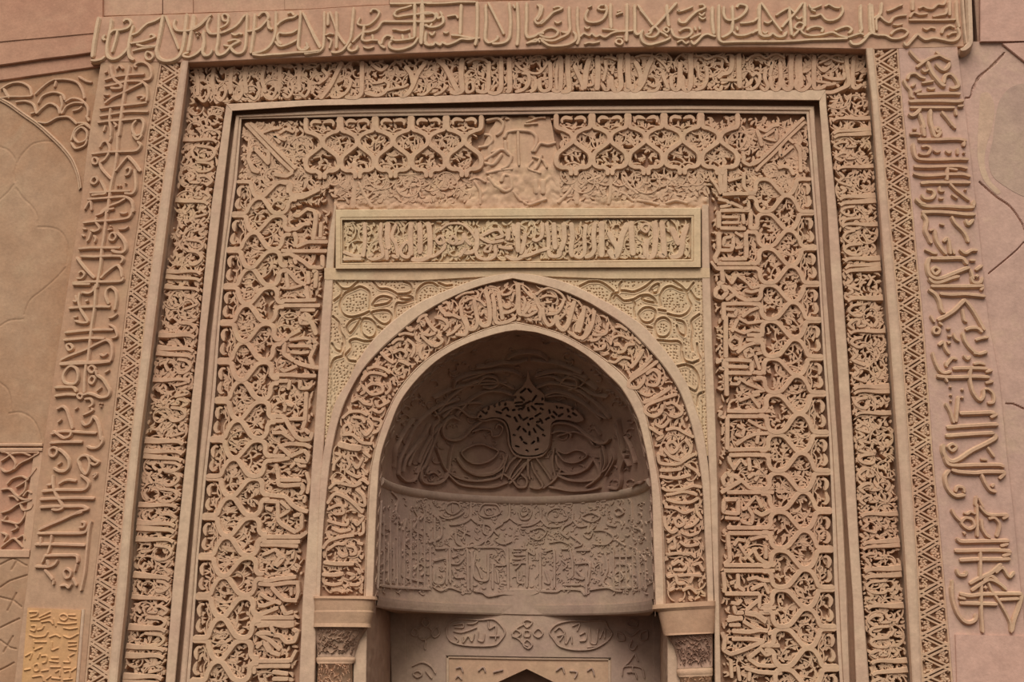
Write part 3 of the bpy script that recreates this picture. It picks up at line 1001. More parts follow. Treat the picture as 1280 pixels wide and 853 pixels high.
ARCH = """
T 555 335 7.111 38
w44 365,190 395,300 408,420 395,500 345,512 310,470
w40 265,280 285,400 298,480 270,540 220,540 200,480 180,430
w26 100,270 180,225 270,215
w26 180,300 240,270 320,290 370,340
w40 430,230 448,340 450,440 475,490 560,480 640,440
w40 480,210 500,320 515,420 520,460
w26 520,240 580,230 600,200 570,180
w26 620,220 600,300
w28 520,330 560,352 600,330
w34 520,400 580,390 640,350 655,250
w48 655,130 660,250 665,390 690,410 750,340 740,310
w24 690,160 740,220 790,270
w30 700,250 720,300 695,380
w34 690,410 740,425 790,405 820,380 780,368 750,400
w28 740,450 780,475
w32 830,320 860,380 850,470
w24 820,240 870,195 950,180 1040,230 1080,290
w24 850,270 920,245 1000,260
w28 900,305 960,300
w34 1070,270 1040,350 1000,400 920,412
w36 875,350 890,450 930,510 970,490 1000,410
w46 1160,290 1130,400 1100,500 1060,550 1010,500 1010,420
w26 1020,460 1080,400
w44 1240,390 1200,480 1170,570
w36 1280,500 1250,600 1200,622 1110,570
w36 150,330 160,430 200,520 190,590 100,590
w34 0,420 80,420 150,450
w32 20,600 80,570 150,500
w26 c 40,345 70,312 62,372
w26 100,390 140,340
w26 210,430 255,440
T 405 340 7.106 36
w38 1020,300 1060,360 1130,390
w30 1050,280 1090,270 1110,310 1080,330
w36 900,400 950,480 1000,530
w36 830,450 860,400 920,380
w28 c 860,440 890,450 880,480
w36 980,400 1060,420 1100,470 1060,520
w34 1000,560 1050,610 1010,650 970,660
w34 860,560 920,620 970,660
w34 860,540 930,560 990,540
w30 660,560 720,545 800,560
w34 600,640 650,600 710,600
w34 610,720 680,690 730,720 720,760
w30 740,600 790,640 800,700 770,760
w34 870,650 850,720 880,780
w34 500,710 560,770 620,810
w30 430,820 470,830 500,800
w30 660,790 700,800 760,830
w30 730,490 770,520 800,500
T 725 340 7.106 36
w42 40,300 20,420 -10,540
w38 130,340 110,460 60,560 10,600
w34 240,470 230,540 170,560 110,555
w32 90,612 150,600 190,560
w30 310,490 360,485 420,520
w26 270,650 290,590 360,565 440,600
w32 120,690 200,680 230,640
w34 330,720 390,700 420,650 490,640
w30 250,790 310,802 380,760 450,770
w40 560,700 510,780 450,853
w28 640,740 580,800
w28 480,580 540,640
w28 300,650 350,650 380,690
w28 200,740 260,720
T 740 440 5.333 26
w32 400,40 330,110 250,170
w28 440,60 360,120 255,190 245,230 300,240 340,200 350,160
360,150 410,120 450,160 430,220 370,220
w22 390,180 420,185
320,270 370,290 400,280
w32 520,240 430,300 340,340
w28 570,280 480,310 370,355 355,400 410,430 460,400 470,350
490,350 540,340 600,400 560,432 510,420
w22 390,390 430,385
420,480 470,500 520,450
380,500 440,540 470,560 430,590
490,520 560,510 620,540 680,570
c 500,620 540,600 570,640 530,672
480,650 530,700 600,720 660,650 620,580
440,680 455,740 550,750 600,740
590,740 650,700 690,680
620,750 690,790 720,830
450,790 520,790 600,780
450,830 560,842 660,820
T 390 450 5.333 24
370,60 420,45 480,60 520,90
330,140 380,90 450,90 500,110
c 360,190 400,160 460,170 470,210 400,230
300,210 330,170 350,210 320,230
500,150 520,190 490,230
260,280 310,260 350,290 400,300
420,270 440,310 490,290 520,270
400,330 450,350 480,320
200,390 250,350 320,345 370,370
c 210,450 240,430 260,470 220,490
270,380 330,390 350,420
380,410 400,450 360,500 330,470
400,390 460,410 440,470 400,490
200,500 270,500 330,550 400,560
w50 170,560 260,585 330,590
150,620 190,640 150,690 140,740
230,640 250,700 230,740 300,780 330,770
270,680 300,720 340,650
340,610 390,650
170,830 220,800 260,830
290,840 330,800 380,830
T 390 600 5.333 24
110,60 160,20 220,30 280,40 330,20
w28 100,160 150,95 210,110 270,150 340,220
100,200 170,170 230,180
290,60 340,110 350,170 300,160
160,230 210,220 200,180
100,270 160,290 230,300 240,260
280,270 300,300 340,250 310,240
130,320 190,345 260,330
340,280 340,350 310,370
w28 70,460 110,410 200,380 280,370
100,470 160,430 220,430
230,440 280,450 290,490 250,500
170,480 200,510 240,500
300,420 340,430
w32 75,550 160,560 280,560
w32 65,630 150,635 210,625
230,620 280,640 250,665
80,690 140,700 200,690
130,740 170,735 210,750
250,700 300,700 320,690
300,590 320,630
T 750 600 5.333 24
410,50 450,70 560,60 620,40 680,50
440,100 480,95 560,80 650,100
440,130 510,150 600,150 660,120
430,180 500,190 560,220 620,200
w28 430,240 440,310 480,350 520,330
c 500,270 530,250 560,290 520,310
560,320 620,300 660,260
640,160 650,220 680,260
540,350 600,370 660,350
450,420 490,390 500,450 470,460
530,410 580,440 660,430
450,500 520,490 600,500
480,570 530,545 560,570
550,500 600,490 640,520
620,570 660,560 690,610
490,600 560,600 580,570
520,640 590,635 680,640
450,650 500,640 520,690 570,690
600,690 620,640
550,740 600,720 650,760
460,740 500,720
"""
# ---- Kufic parts of the plaited panel (inner half of each column, corners, eroded middle)
KUFIC_L = """
T 280 120 8 44
w34 215,275 400,470 560,640 690,760
w34 260,270 430,440 600,610 720,730
w44 690,760 620,800 500,780
w40 260,560 240,620 290,740 350,760
w40 255,560 300,520 450,680
w38 440,680 440,560 400,540
w30 370,370 480,330 560,320
w34 550,370 620,330 700,360
w34 560,470 500,400 620,440
T 280 210 8 42
w42 640,250 640,160 560,140
w42 650,265 780,265 880,240 960,190
w42 650,300 780,295 860,260 960,210
w36 690,470 740,480 830,410 900,430 920,520
w44 920,450 910,560 890,720
w36 970,540 960,700
w42 620,600 720,610 800,560 860,560
w42 700,640 720,720 700,790
w42 720,790 840,740 1040,740
w34 880,700 1020,700
T 265 300 8 42
w42 690,105 800,110 1150,110
w42 700,150 780,140 920,220 980,270 1100,270 1100,150
w36 820,180 840,240
w40 710,280 780,330 850,410 940,450
w40 960,310 960,440
w42 1000,310 1040,320 1030,480
w36 740,330 760,480
w30 700,480 800,480 900,450
w42 690,605 850,605 1040,600
w42 690,655 850,655 1080,655
w38 880,700 1030,700
w40 940,460 960,600
w36 870,540 920,560 930,500
T 255 395 8 42
w42 980,20 1050,40 1080,80 1120,190
c 960,30 1010,-20 1060,20 1040,70 970,70
w42 730,240 820,235 850,200 960,140
w42 730,265 800,275 800,380 900,450
w36 850,240 990,220 1080,230
w40 c 1040,280 1080,240 1120,280 1080,320
w40 1110,300 1060,420 1100,530
w36 850,300 960,300 1060,300
w36 860,360 960,370 1050,360
w42 900,450 960,480 1080,510 1150,520
w36 740,460 800,470 760,520 800,550 930,500
w42 700,590 850,590 1000,600 1120,600
w42 710,650 840,650
w40 960,640 960,720 1040,720 1080,680
w36 860,640 840,740
T 250 490 8 42
w42 1060,0 1055,150 1045,300 1020,370
w42 700,240 830,250 900,360 960,450 1020,480 1100,470 1120,400
w38 1000,400 1050,380 1090,420
w42 700,290 840,290
w40 890,270 1050,270
w34 840,200 860,120 930,140
w34 740,380 800,350 870,420
w36 720,410 820,410 940,490
w40 800,540 900,520 1050,530 1110,560
w40 740,620 780,550 830,570 900,640
w42 660,640 850,645
w42 670,690 800,680 900,660
w40 900,650 960,620 1040,590 1080,640 1060,700 940,680
w34 760,720 770,790
w34 900,760 960,700 1000,740 1060,740
T 240 585 8 42
w42 855,0 860,90 880,120 1090,120
w42 850,110 870,170 940,180 1090,170 1110,220 1080,270
w36 1140,40 1170,140 1150,260
w42 700,260 750,270 850,280 930,290 1000,370 1080,420 1160,440
w40 700,330 850,340 
w40 1060,310 1120,290 1120,350
w40 855,330 860,520 900,570 1040,650
w36 880,330 970,420 870,490
w40 1010,480 1090,470 1090,600 1030,640
w42 690,690 850,690 1080,690 1150,640
w42 700,740 850,740 1080,740
w34 760,580 820,560 800,620
w34 740,400 800,430
T 235 680 8 42
w42 720,10 900,10 1100,25
w36 740,110 800,90 870,60 920,120 860,220
w36 880,100 950,150 880,230
w36 980,100 1050,80 1040,150
w42 690,350 800,370 900,350 1000,340 1080,330
w42 700,400 850,410 1000,390 1100,390
w38 1090,370 1100,480 1080,560
w40 830,430 900,510 960,560 1090,570
w40 700,620 760,620 870,580 930,600
w40 720,710 800,680 900,640
w36 930,620 970,700 1050,680
w42 650,740 850,740 1060,740
w42 660,780 800,790 1060,790
w34 720,500 780,540 850,570
w34 1030,440 1030,520
T 230 753 8 42
w42 700,220 850,215 1000,240 1100,230
w42 730,240 860,230 890,320 820,310 740,310
w42 890,330 960,340 1020,400 1100,390 1130,300 1080,270
w40 720,310 850,380 960,480
w40 820,400 870,500 960,530
w40 720,460 790,400 850,500
w42 680,590 850,590 1060,590
w42 690,645 850,640 1060,640
w38 1060,600 1120,480
w42 700,640 700,720
w40 880,700 1040,720
w40 880,770 1040,770
"""
KUFIC_R = """
T 860 120 8 42
w32 1160,215 1000,370 850,520 700,660 640,690
w32 1170,260 1000,420 860,570 720,700 680,750
w38 560,590 560,660 620,690 690,640
w34 c 760,410 880,330 880,440
w36 690,340 720,420 740,500
w34 700,320 780,350 850,300 910,290
w34 920,500 930,600 1050,500
w34 1060,470 1000,420
w34 1080,480 1120,560 1130,760
w42 900,720 960,700 1020,720 1060,790
T 875 210 8 42
w42 205,0 205,150 225,250
w42 250,0 250,240
w42 225,262 400,255 560,260
w30 100,90 160,170 210,260
w36 440,40 440,180 490,240
w30 280,130 420,90
w36 180,310 270,330 300,370 200,390
w34 300,340 370,370 430,400
w34 430,350 480,330 490,400 450,420
w42 200,425 350,420 520,425 
w40 190,430 190,600
w40 510,440 510,600 590,600
w34 220,490 380,490
w34 220,545 390,545
w42 200,600 350,605 460,605
w34 430,460 440,560
w42 190,640 190,790
w40 460,640 460,790
w42 460,640 580,640
c w36 250,700 330,690 330,770 240,770
w30 350,640 430,690
T 880 300 8 42
w42 150,0 150,100 110,180 130,230
w42 425,0 425,180
w42 175,190 300,190 430,185
w40 160,100 270,100 300,40
w34 310,80 390,70
w42 130,235 350,235 560,235
w42 130,280 350,280 540,280
w30 70,210 130,290 200,300
w42 180,300 190,420 130,440 
w42 c 120,500 170,460 230,520 180,580 120,560
w42 180,460 260,480 340,560 420,600 570,590
w38 330,340 270,440
w32 320,340 440,430 480,480 590,450
w38 220,600 310,540
w42 200,640 350,635 570,640
w42 200,620 200,800
w36 220,690 320,700 310,760 230,750
w34 380,770 460,710 560,670
w34 410,510 480,520 550,500
T 885 395 8 42
w42 180,0 180,200 180,420 
w34 300,30 240,160
w34 310,20 400,70 560,50
w34 260,130 360,170 440,140 530,150
w42 390,190 560,190
w42 380,240 560,235
w36 c 210,260 260,210 320,240 320,310 250,330 
w38 290,370 380,300 470,270 560,270
w36 c 370,360 420,330 450,380 390,410
w36 470,390 520,540
w34 480,380 580,360
w42 180,440 300,440 440,450
w42 440,450 445,560 580,570
w40 190,505 400,510
w42 190,570 320,570 440,575
w42 450,630 580,625
w42 185,420 185,600 190,800
w36 80,470 150,440 160,530 110,520
w34 220,680 300,680 320,640 260,620
w34 310,620 400,680 560,740
w34 440,770 580,740
T 890 490 8 42
w42 150,190 350,195 590,190
w42 150,245 350,245 570,245
w42 155,250 155,400 155,580
w42 160,580 350,575 590,570
w42 170,635 350,630 590,635
w34 380,30 480,160
w34 270,90 370,50 480,20
w34 360,280 480,350 640,390
w36 230,420 300,440 320,370 250,330
w38 240,530 340,460 440,420 640,410
w36 470,370 450,520
w36 100,190 80,240 130,260
w38 170,640 180,700 230,780
w38 370,660 380,790
w34 210,780 290,680 350,740
T 895 585 8 42
w42 c 70,110 110,60 160,90 150,160 90,170
w42 150,60 260,130 340,200 420,210 580,200
w42 50,250 180,170 250,130
w42 110,245 300,245 580,245
w36 320,100 380,60 420,80 390,130
w42 80,330 80,440 220,460
w42 90,320 220,320 220,470
w36 90,500 240,510
w36 260,420 320,400 370,480 350,560 260,540
w34 290,410 400,290 460,400
w44 380,430 460,470 560,420 600,400
w42 110,600 300,600 580,600
w42 120,655 300,655 580,655
w42 120,660 130,800
w34 180,780 220,720 290,730
w34 340,720 440,690 560,680
w36 500,720 540,690 580,740
T 895 680 8 42
w42 130,0 140,160 80,210
w34 230,0 300,110 380,190
w34 390,50 280,160
w42 370,40 430,150 520,200 600,200
w36 500,20 500,150
w42 80,215 300,215 590,215
w42 80,270 300,270 590,270
w42 75,280 90,440 80,490
w36 140,400 200,380 200,450
w38 220,300 230,430 290,470
w34 310,360 400,340 480,370 590,370
w36 350,460 480,400
w36 480,390 530,500
w42 90,500 260,500 440,500
w36 440,500 440,640 600,640
w36 300,670 430,560
w42 180,620 200,690 280,690
w42 430,690 620,690
w36 150,590 220,600 260,560
w42 110,770 270,740 
w36 290,700 400,720 500,790
T 895 753 8 42
w36 290,100 400,110 510,180
w42 120,150 270,170
w36 130,230 250,230
w42 160,290 330,300 440,280 520,290
w40 270,190 420,280
w40 160,370 340,370 490,390
w42 60,300 90,380 80,480 150,520 300,470 480,390
w42 440,435 640,435
w36 520,320 600,290
w36 430,450 500,530 560,510
w40 330,560 440,470
w40 320,560 420,630 560,640 640,620
w42 290,660 430,700 580,710 660,710
w36 220,640 240,790
w36 150,580 160,760
w36 340,700 330,790
"""
ERODED = """
T 560 120 8 40
w34 380,240 500,220 550,270 530,350 480,390
w36 560,420 590,360 690,340 820,350 880,400 880,480 840,560
w36 570,440 580,540 630,600 600,690 530,730
w36 430,560 550,530 620,590
w34 300,510 400,490 440,440 420,390 360,380
w40 340,660 450,680 540,570
w40 340,650 420,600 520,530
w30 840,600 950,640 990,720
w30 940,580 900,680 860,740
w30 850,640 800,720 930,770
w30 700,330 700,480 710,700
w26 780,260 860,230 910,210
w26 760,280 900,270
w34 860,560 920,470 1000,480 1080,460
T 420 190 5.333 24
w40 120,60 125,200 110,380
w26 1010,160 1060,220 1130,260 1170,240 1160,160 1120,150 1100,200
w26 1000,140 1080,120 1180,110
w24 380,150 480,150 560,145
w24 500,150 510,200
w26 150,200 190,290 240,370
w20 880,190 940,170 1000,200
w20 920,190 960,260 960,350
w20 1180,260 1230,320 1280,330
T 650 190 5.333 24
w28 250,340 330,260 370,190
w36 330,100 335,220
w36 370,100 375,220 380,350
w36 100,180 110,280
w36 150,180 155,280
w24 20,330 60,350 120,330 180,310
w26 400,240 460,190 540,160
w26 600,110 605,250 590,350
w24 680,160 740,240 790,280
w26 850,150 820,220 780,260
w26 920,150 1000,180 1050,210 
w26 1190,130 1190,260
w26 780,320 860,330 930,350
w26 970,340 1040,320 1120,340
w22 630,250 700,280 760,330
"""
# ---- shallow carving: raised outlines traced on the spandrels, semi-dome, drum, lower slab and side panels
SPAN_L = """
T 405 340 7.106 11
190,190 280,150 330,135 400,180 405,280 400,330
190,190 150,250 140,320 180,385 250,405 350,380 400,355
c 430,300 470,240 530,220 600,240 570,280 480,300
c 420,370 500,345 570,350 600,390 590,440 540,470 480,440
c 350,420 420,430 465,500 450,570 400,590 340,550 330,480
c 200,500 240,440 320,415 290,480 230,550
w9 110,95 160,150 230,150 300,90
w9 90,260 150,210 160,160
430,80 490,150 560,155 620,180 660,210
660,200 740,195 780,170 760,110 710,90
c 650,230 700,215 770,220 790,240 720,250
640,420 630,350 650,280 700,280 790,255
820,250 830,170 890,110 960,100 1010,130
1020,100 1080,125 1137,120
80,400 130,450 140,520 180,590 185,650
190,740 240,680 230,620 280,600 360,620 440,615
190,750 220,790 280,800
70,640 100,690 150,710 165,640
60,853 90,780 170,750
480,490 520,515
w9 170,580 180,700 170,740
"""
SPAN_R = """
T 725 340 7.106 11
0,130 60,100 80,90 170,90 230,120 300,175
270,250 290,200 350,180 350,120 370,90
300,240 320,210 350,230 390,260 470,250 540,215 610,210 660,240 680,280
350,170 400,170 480,180 580,135 650,75
c 550,240 600,215 650,240 670,275 580,260
490,400 480,340 490,290 470,260
c 520,380 560,330 620,320 670,350 660,420 610,455 550,440
c 665,490 690,430 750,410 800,450 805,530 760,580 690,570
720,300 710,220 750,150 810,130 880,160 940,180 960,240 990,300 960,360 900,395 830,390 780,375
700,340 760,350
860,430 920,450 940,520 930,570 880,540 860,480
980,170 1030,240 1060,250
1060,380 990,440 1000,520 990,620 1000,700
690,610 800,620 870,620 900,650 900,740 920,800
1010,810 1070,780 1050,720 1040,640 
w9 830,80 900,130 950,170 1010,100
w9 620,170 650,130 700,110 690,180 650,190 640,160
850,850 940,830 980,853
600,490 640,500
T 740 440 5.333 9
560,100 640,90 700,140 715,220 690,265 640,240
700,360 710,290 745,270
600,0 620,60 680,80
"""
BOSS_EDGE = "300,435 340,385 420,350 500,330 545,330 548,285 600,235 628,190 640,130 655,190 685,235 745,285 752,335 850,345 940,375 1010,450 970,470 900,455 830,455 795,480 788,560 775,635 735,675 650,692 575,678 535,640 525,560 505,480 470,445 400,437 340,450"
BOSS_HOLES = "592,272 622,248|642,250 660,268|592,302 612,322|694,294 668,330|555,300 555,308|737,312 735,318|556,342 600,337|612,352 652,332|690,348 738,350|560,364 600,360|640,375 645,395|615,365 600,385|665,365 690,388|540,390 550,388|580,385 590,380|725,378 738,385|580,422 595,445|552,440 565,465|690,430 722,412|720,450 735,475|760,452 780,440|700,470 730,462|610,455 635,440|640,480 645,490|655,450 670,445|585,500 570,520|610,515 625,535|650,535 650,555|678,515 690,538|700,490 740,525|590,570 600,590|705,575 708,600|612,605 630,615|665,615 680,600|545,555 550,558|740,555 750,560|630,658 640,665|560,630 575,635|690,655 705,650|335,395 350,410|380,370 375,385|412,350 418,365|450,345 450,355|490,345 488,355|430,400 460,410|470,390 490,375|500,375 508,390|365,405 360,415|320,435 325,430|500,425 520,435|780,390 785,410|830,365 835,375|855,375 870,375|905,385 910,400|935,380 940,385|845,430 870,415|810,400 830,420|940,410 960,425|910,430 920,435|800,430 815,440"
DOME = """
T 540 440 5.333 15
300,440 340,452 420,440 480,465 505,530 515,620 560,690 650,705 740,690 785,630 795,540 810,480 880,468 970,495 1050,560 1120,605 1170,605 1200,575
330,455 260,510 200,570 140,588 80,570 60,520 80,460 130,430 180,450
300,430 240,420 150,360 60,430
160,700 230,790 330,815 430,790 490,700
w10 c 190,670 260,625 330,615 400,640 440,665 390,720 310,745 240,730
w10 260,530 330,510 390,520 400,560 450,550 470,500 440,480 420,510
830,690 850,760 930,810 1040,780 1100,700
w10 c 840,660 900,678 960,655 1010,660 1045,690 990,730 930,738 880,720
w10 840,560 900,540 960,530 1040,560 1090,620
w10 0,300 120,240 240,210 380,200 500,190
w10 130,240 150,180 240,140 350,120 470,120
w10 0,420 120,360 250,330 330,330
w10 700,160 800,150 900,200 1000,220 1080,270 1180,290
w10 760,290 880,280 990,320 1100,400 1180,440
w10 900,160 960,130 1040,170 1000,220
w10 20,640 60,740 100,800 150,820
w12 640,710 640,780 655,853
w12 600,710 540,790 510,853
w12 700,710 760,790 800,853
w12 470,680 480,760 460,853
w12 820,640 810,740 830,840
w10 1150,620 1170,740 1130,840
w10 1210,640 1230,720 1170,830
T 460 480 5.333 14
190,610 240,650 300,640 330,560 370,470 410,380 420,290 460,230 430,170
190,610 200,510 250,400 300,290 380,200 470,140 600,90
220,590 240,500 300,420 360,340 400,260
340,560 350,650 420,670 490,650 530,600
450,420 480,510 520,580 600,630 720,650 850,630 900,600
560,400 540,480 530,570 500,640
580,490 640,570 730,610 830,600 900,550 930,470
530,610 600,670 720,690 840,690 930,660
900,600 960,640 1000,690 1050,690
940,670 1000,610 1066,520
910,590 950,520 1010,470
w10 400,550 380,600 420,590 450,600
w10 270,460 330,380 380,310
w10 160,560 170,440 220,330 290,230
T 640 480 5.333 14
0,630 60,560 130,500
30,690 90,690 100,640 60,600
120,690 180,700 210,680 150,580 130,520
210,700 290,640 340,560
110,490 110,620
250,690 310,700 400,715 520,710 600,690
310,610 380,640 470,650 570,640
500,690 560,650 600,600 560,500
310,600 420,600 500,570 560,500
600,600 650,560 690,480
650,690 720,700 740,650 740,580 780,470
820,690 860,660 915,680
w10 720,230 740,330 760,450
w10 600,430 610,520 605,600
w10 560,280 600,340
w10 260,330 330,310 400,330 400,360
"""
DOME_TOP = """
T 540 440 5.333 14
540,280 480,260 400,250 320,270 230,330 150,420
550,240 470,200 380,180 290,190 200,230 110,300 30,390
600,150 540,120 450,110 360,125 280,150 190,180
300,200 350,150 420,160 440,200 390,230 330,220
740,290 820,260 900,270 980,310 1060,370 1140,450
700,230 790,200 880,210 970,240 1050,290 1130,360 1200,440
690,150 760,130 850,120 950,140 1030,180 1110,240
860,210 900,160 970,170 980,220 920,240
640,40 560,60 470,60 380,80 290,90
660,40 740,50 830,60 920,90 1010,130
500,30 560,0 640,-10 720,0 780,40
40,500 10,580 -20,660 -60,760 -120,810
60,480 0,540 -60,640 -100,740
1230,480 1260,560 1280,660 1330,760
-60,560 -130,660 -170,760
1300,560 1340,640 1370,740
"""
DRUM = """
T 460 600 5.333 15
w12 60,120 60,700
130,420 130,690
165,420 170,690
205,380 205,690
w10 150,80 190,130 180,230 210,300
275,540 275,690
410,450 415,720
445,460 520,455
430,540 520,530 520,700
440,600 440,680 490,690 510,640
540,450 545,690
660,460 665,740
690,470 690,740
440,250 440,440
430,230 480,280 480,380 400,420
680,130 680,250 620,290 540,300
680,250 730,290 800,300 830,340 790,390 740,430 660,450
900,290 840,330 870,370
940,130 940,250 880,290
940,250 1000,290 1066,290
580,360 590,420 640,450 570,460
770,300 770,350 800,370
700,450 900,460 920,560 850,570
710,480 700,600 720,660 790,670 800,600 800,490
720,560 740,600 760,660
830,560 830,730
860,600 870,690
w10 880,520 860,540 900,570
930,450 935,740
970,460 1060,460
970,500 1066,500
970,560 1060,560 1060,690
1000,600 1000,680 1040,690
w10 c 520,170 560,150 600,160 610,200 560,230 520,210
w10 c 750,180 800,150 860,170 880,220 800,250 740,230
w10 c 780,200 820,190 830,230 790,230
w10 c 1020,200 1050,180 1066,220 1030,240
w10 560,160 560,220
w10 470,240 530,260 600,240 640,210
w10 640,310 640,400
w10 600,330 680,370
w10 660,330 620,400
w10 850,410 900,430 960,410
w10 c 780,420 800,400 820,430 790,440
w10 550,560 600,560 640,520
w10 560,600 580,650 640,650
w10 600,500 560,520
w10 300,600 340,560 380,600 350,640
w10 300,200 330,260 300,330 360,370
w10 350,160 370,230 340,270
w10 250,260 230,340
w10 270,390 240,420 260,440
70,705 150,715 400,730
700,740 760,750 800,775 900,760 960,765 1066,740
250,655 360,680
w10 430,715 480,740 540,720 620,745
T 640 600 5.333 15
190,180 190,260 130,300 60,310
190,260 240,310 330,310
410,230 400,280 350,310 330,350 380,390
410,270 450,310 520,300
520,290 510,350 560,310
100,470 100,720
140,470 150,500 100,470
190,480 190,740
215,480 280,470 285,720
220,600 250,690 215,680
390,470 405,540 405,640 380,660
330,460 380,460
430,470 520,470
430,560 520,560 510,700
430,600 480,660 420,650
500,600 500,770
620,470 640,600 610,690 650,720 800,720
690,510 800,510
700,560 780,570 800,640
w10 c 690,640 720,610 750,650 710,680
840,480 845,700
870,500 900,540
800,140 805,280
640,200 640,290 700,310
w10 c 50,200 90,180 130,210 110,260 60,260
w10 c 240,220 290,190 350,200 370,260 290,280 240,260
w10 c 470,250 530,220 590,250 540,280
w10 c 690,210 720,190 750,220 710,240
w10 c 480,360 540,340 520,390
w10 120,340 190,320 230,350 180,400 120,380
w10 60,330 90,330
w10 250,420 330,410 380,430
w10 390,370 470,430 420,450
w10 550,340 620,340 680,380 640,430 540,430
w10 700,400 760,440
w10 820,320 870,340 860,420
w10 330,530 370,570 340,600
w10 560,580 590,560 600,620
w10 0,480 60,480
w10 0,530 60,530
w10 20,600 60,560
w10 60,600 70,680
340,700 460,700
150,725 180,740 300,745 330,730 460,735 490,770
w10 520,735 640,720 700,740 740,745
w10 0,740 80,740 120,770 180,750
"""
SLAB = """
T 460 733 6.4 8
c 430,290 450,260 480,270 490,300 460,325
c 345,370 370,340 400,370 380,400 350,390
c 510,370 550,330 570,380 530,410
430,410 460,440 450,490 460,510
400,340 430,320
480,330 520,360
400,400 440,430 500,400
c 640,310 700,270 780,265 900,270 1000,265 1060,310 1095,370 1070,420 1020,470 900,480 750,470 660,440 630,380
680,310 760,300 760,330 690,330
680,360 750,370 870,330
790,300 840,300 880,280
690,400 720,430 700,460
760,400 760,450 800,400 830,440 850,380
880,360 880,430 920,440 930,380
960,280 970,340 1020,320 1020,430
970,400 1050,400
1150,380 1200,330 1260,300
1150,400 1200,420 1240,460 1280,480
350,640 430,610 500,640 540,700
c 360,700 400,680 430,710 390,730
460,680 510,740
700,660 740,650 760,690
880,680 920,650 940,690
700,740 720,720 750,750
1000,690 1080,670
T 640 733 6.4 8
c 120,330 90,290 120,270 160,290
c 120,430 90,470 130,500 160,470
c 70,380 30,350 0,380 30,410
c 170,380 210,340 245,380 210,410
c 100,360 140,360 140,400 100,400
c 300,370 350,310 450,280 600,280 740,280 770,340 800,380 760,440 650,500 500,510 380,480 330,420
340,360 380,330 420,380 360,400
380,440 420,390 430,460 470,400 480,460
480,320 540,300 520,360
540,390 590,370 590,430 540,440
620,330 630,450 670,460 690,340
700,420 740,340 740,420
600,490 680,480
c 960,330 920,300 950,270 1000,280 1000,320
c 890,390 840,370 850,430 900,430
c 1030,380 1080,360 1080,420 1030,430
960,430 940,490 970,510 1000,470
900,360 950,400 1020,350
980,540 940,600 900,640
980,540 1010,600
880,720 890,650 960,640 1040,660 1060,740
920,690 980,690 1000,740
960,620 970,700
350,680 400,650 420,700
460,680 520,690 500,740
600,680 640,660 660,720
"""
BLIND = """
T 0 80 5.331 10
w13 -20,222 60,265 150,330 250,400 340,480 420,560 480,640 520,740 535,830
0,545 60,570 100,620 115,660 100,720 110,800 125,860
115,660 150,600 220,530 300,510 360,512
T 0 230 5.015 9
80,0 110,30 150,85 200,130 235,190 240,265
240,265 320,268 380,290 420,350 430,430 415,520
415,520 350,590 270,660 200,715 170,770 150,840
60,853 100,845 150,835
90,0 50,50 0,95
T 0 390 5.015 9
0,85 60,50 150,40
0,435 50,480 70,540 75,620
60,632 130,625 200,660 240,720 262,800
w12 0,825 130,828 270,826
"""
SCROLL_L = """
T 0 80 5.331 22
0,165 60,130 130,120 190,150 210,210
20,160 40,200 60,225
0,225 60,215 140,215 210,210
230,200 270,160 320,120 360,100
360,100 440,100 510,120 545,170 560,230
370,110 360,150
250,260 280,210 350,185 410,200 430,240
400,210 410,270 400,310 410,330
240,330 280,290 330,260 380,285 395,330
100,250 170,245 220,270 240,330
410,330 440,280 500,255 560,260
430,250 480,225 540,240 580,290 580,350
480,310 520,300 545,280
250,385 310,390 380,355 450,350 490,380 510,400
470,510 500,430 560,400 590,420
c 500,450 540,420 575,450 570,500 520,520 490,490
510,390 570,395 600,430
470,520 500,560 560,540 580,500
520,80 570,110 610,120
570,340 590,380
200,330 230,320
"""
SCROLL_B = """
T 0 540 5.331 20
0,120 60,150 100,210 80,250 30,265 0,240
0,195 40,170 80,145 150,140 200,160
90,250 130,210 190,180 260,140
40,350 80,310 140,295 180,310 240,240
100,370 150,340 190,310
0,385 60,380 100,420 150,450 210,450
50,430 90,430 120,460
0,540 60,520 120,480 200,455
110,440 160,390 170,330
150,430 180,395 210,410
130,480 150,520 200,510 215,480
0,590 60,600 120,610 160,560 165,530
20,590 40,560
70,660 110,640 100,620
0,670 40,690 20,730
0,770 50,730 90,710 150,770
110,710 150,690 165,720
0,130 30,135 260,135
"""
HEXL = """
T 0 680 4.933 9
0,130 80,90 150,130 165,135
100,110 70,160
0,270 60,230 165,195
0,330 80,350 130,390
100,305 45,415
0,520 60,490 120,462
0,595 60,640 100,650
80,570 20,670
0,780 40,760 85,735
"""
TABLET = """
T 0 753 8 22
300,100 380,100 370,130 310,150
400,150 500,100
410,170 500,140
310,180 400,180
c 600,140 640,120 680,150 650,185 610,170
690,130 750,130
700,160 760,170
320,240 360,240 350,290 310,280
380,280 420,270 440,240
420,200 500,190 530,220
540,170 560,240
580,210 660,220 760,210
640,260 700,270 770,260
300,330 360,350 450,340 480,300
340,400 460,400
340,380 340,450
500,350 560,330 600,350
520,400 520,480 580,460
640,340 700,360 780,320
690,400 760,400
690,440 760,430
690,470 760,480
350,480 420,450
260,540 320,510 300,570
380,560 400,520
420,540 470,540 460,600 430,610
500,590 580,600
520,560 580,560
640,600 700,600 690,560
700,540 740,520
250,680 300,670
c 340,640 380,620 390,680 350,690
420,690 480,680
510,650 600,650
560,700 600,680 600,740
640,660 700,660
650,700 700,690 700,750
520,760 600,770
640,780 720,770
330,750 420,740 440,790
720,690 760,660
470,770 510,740
"""
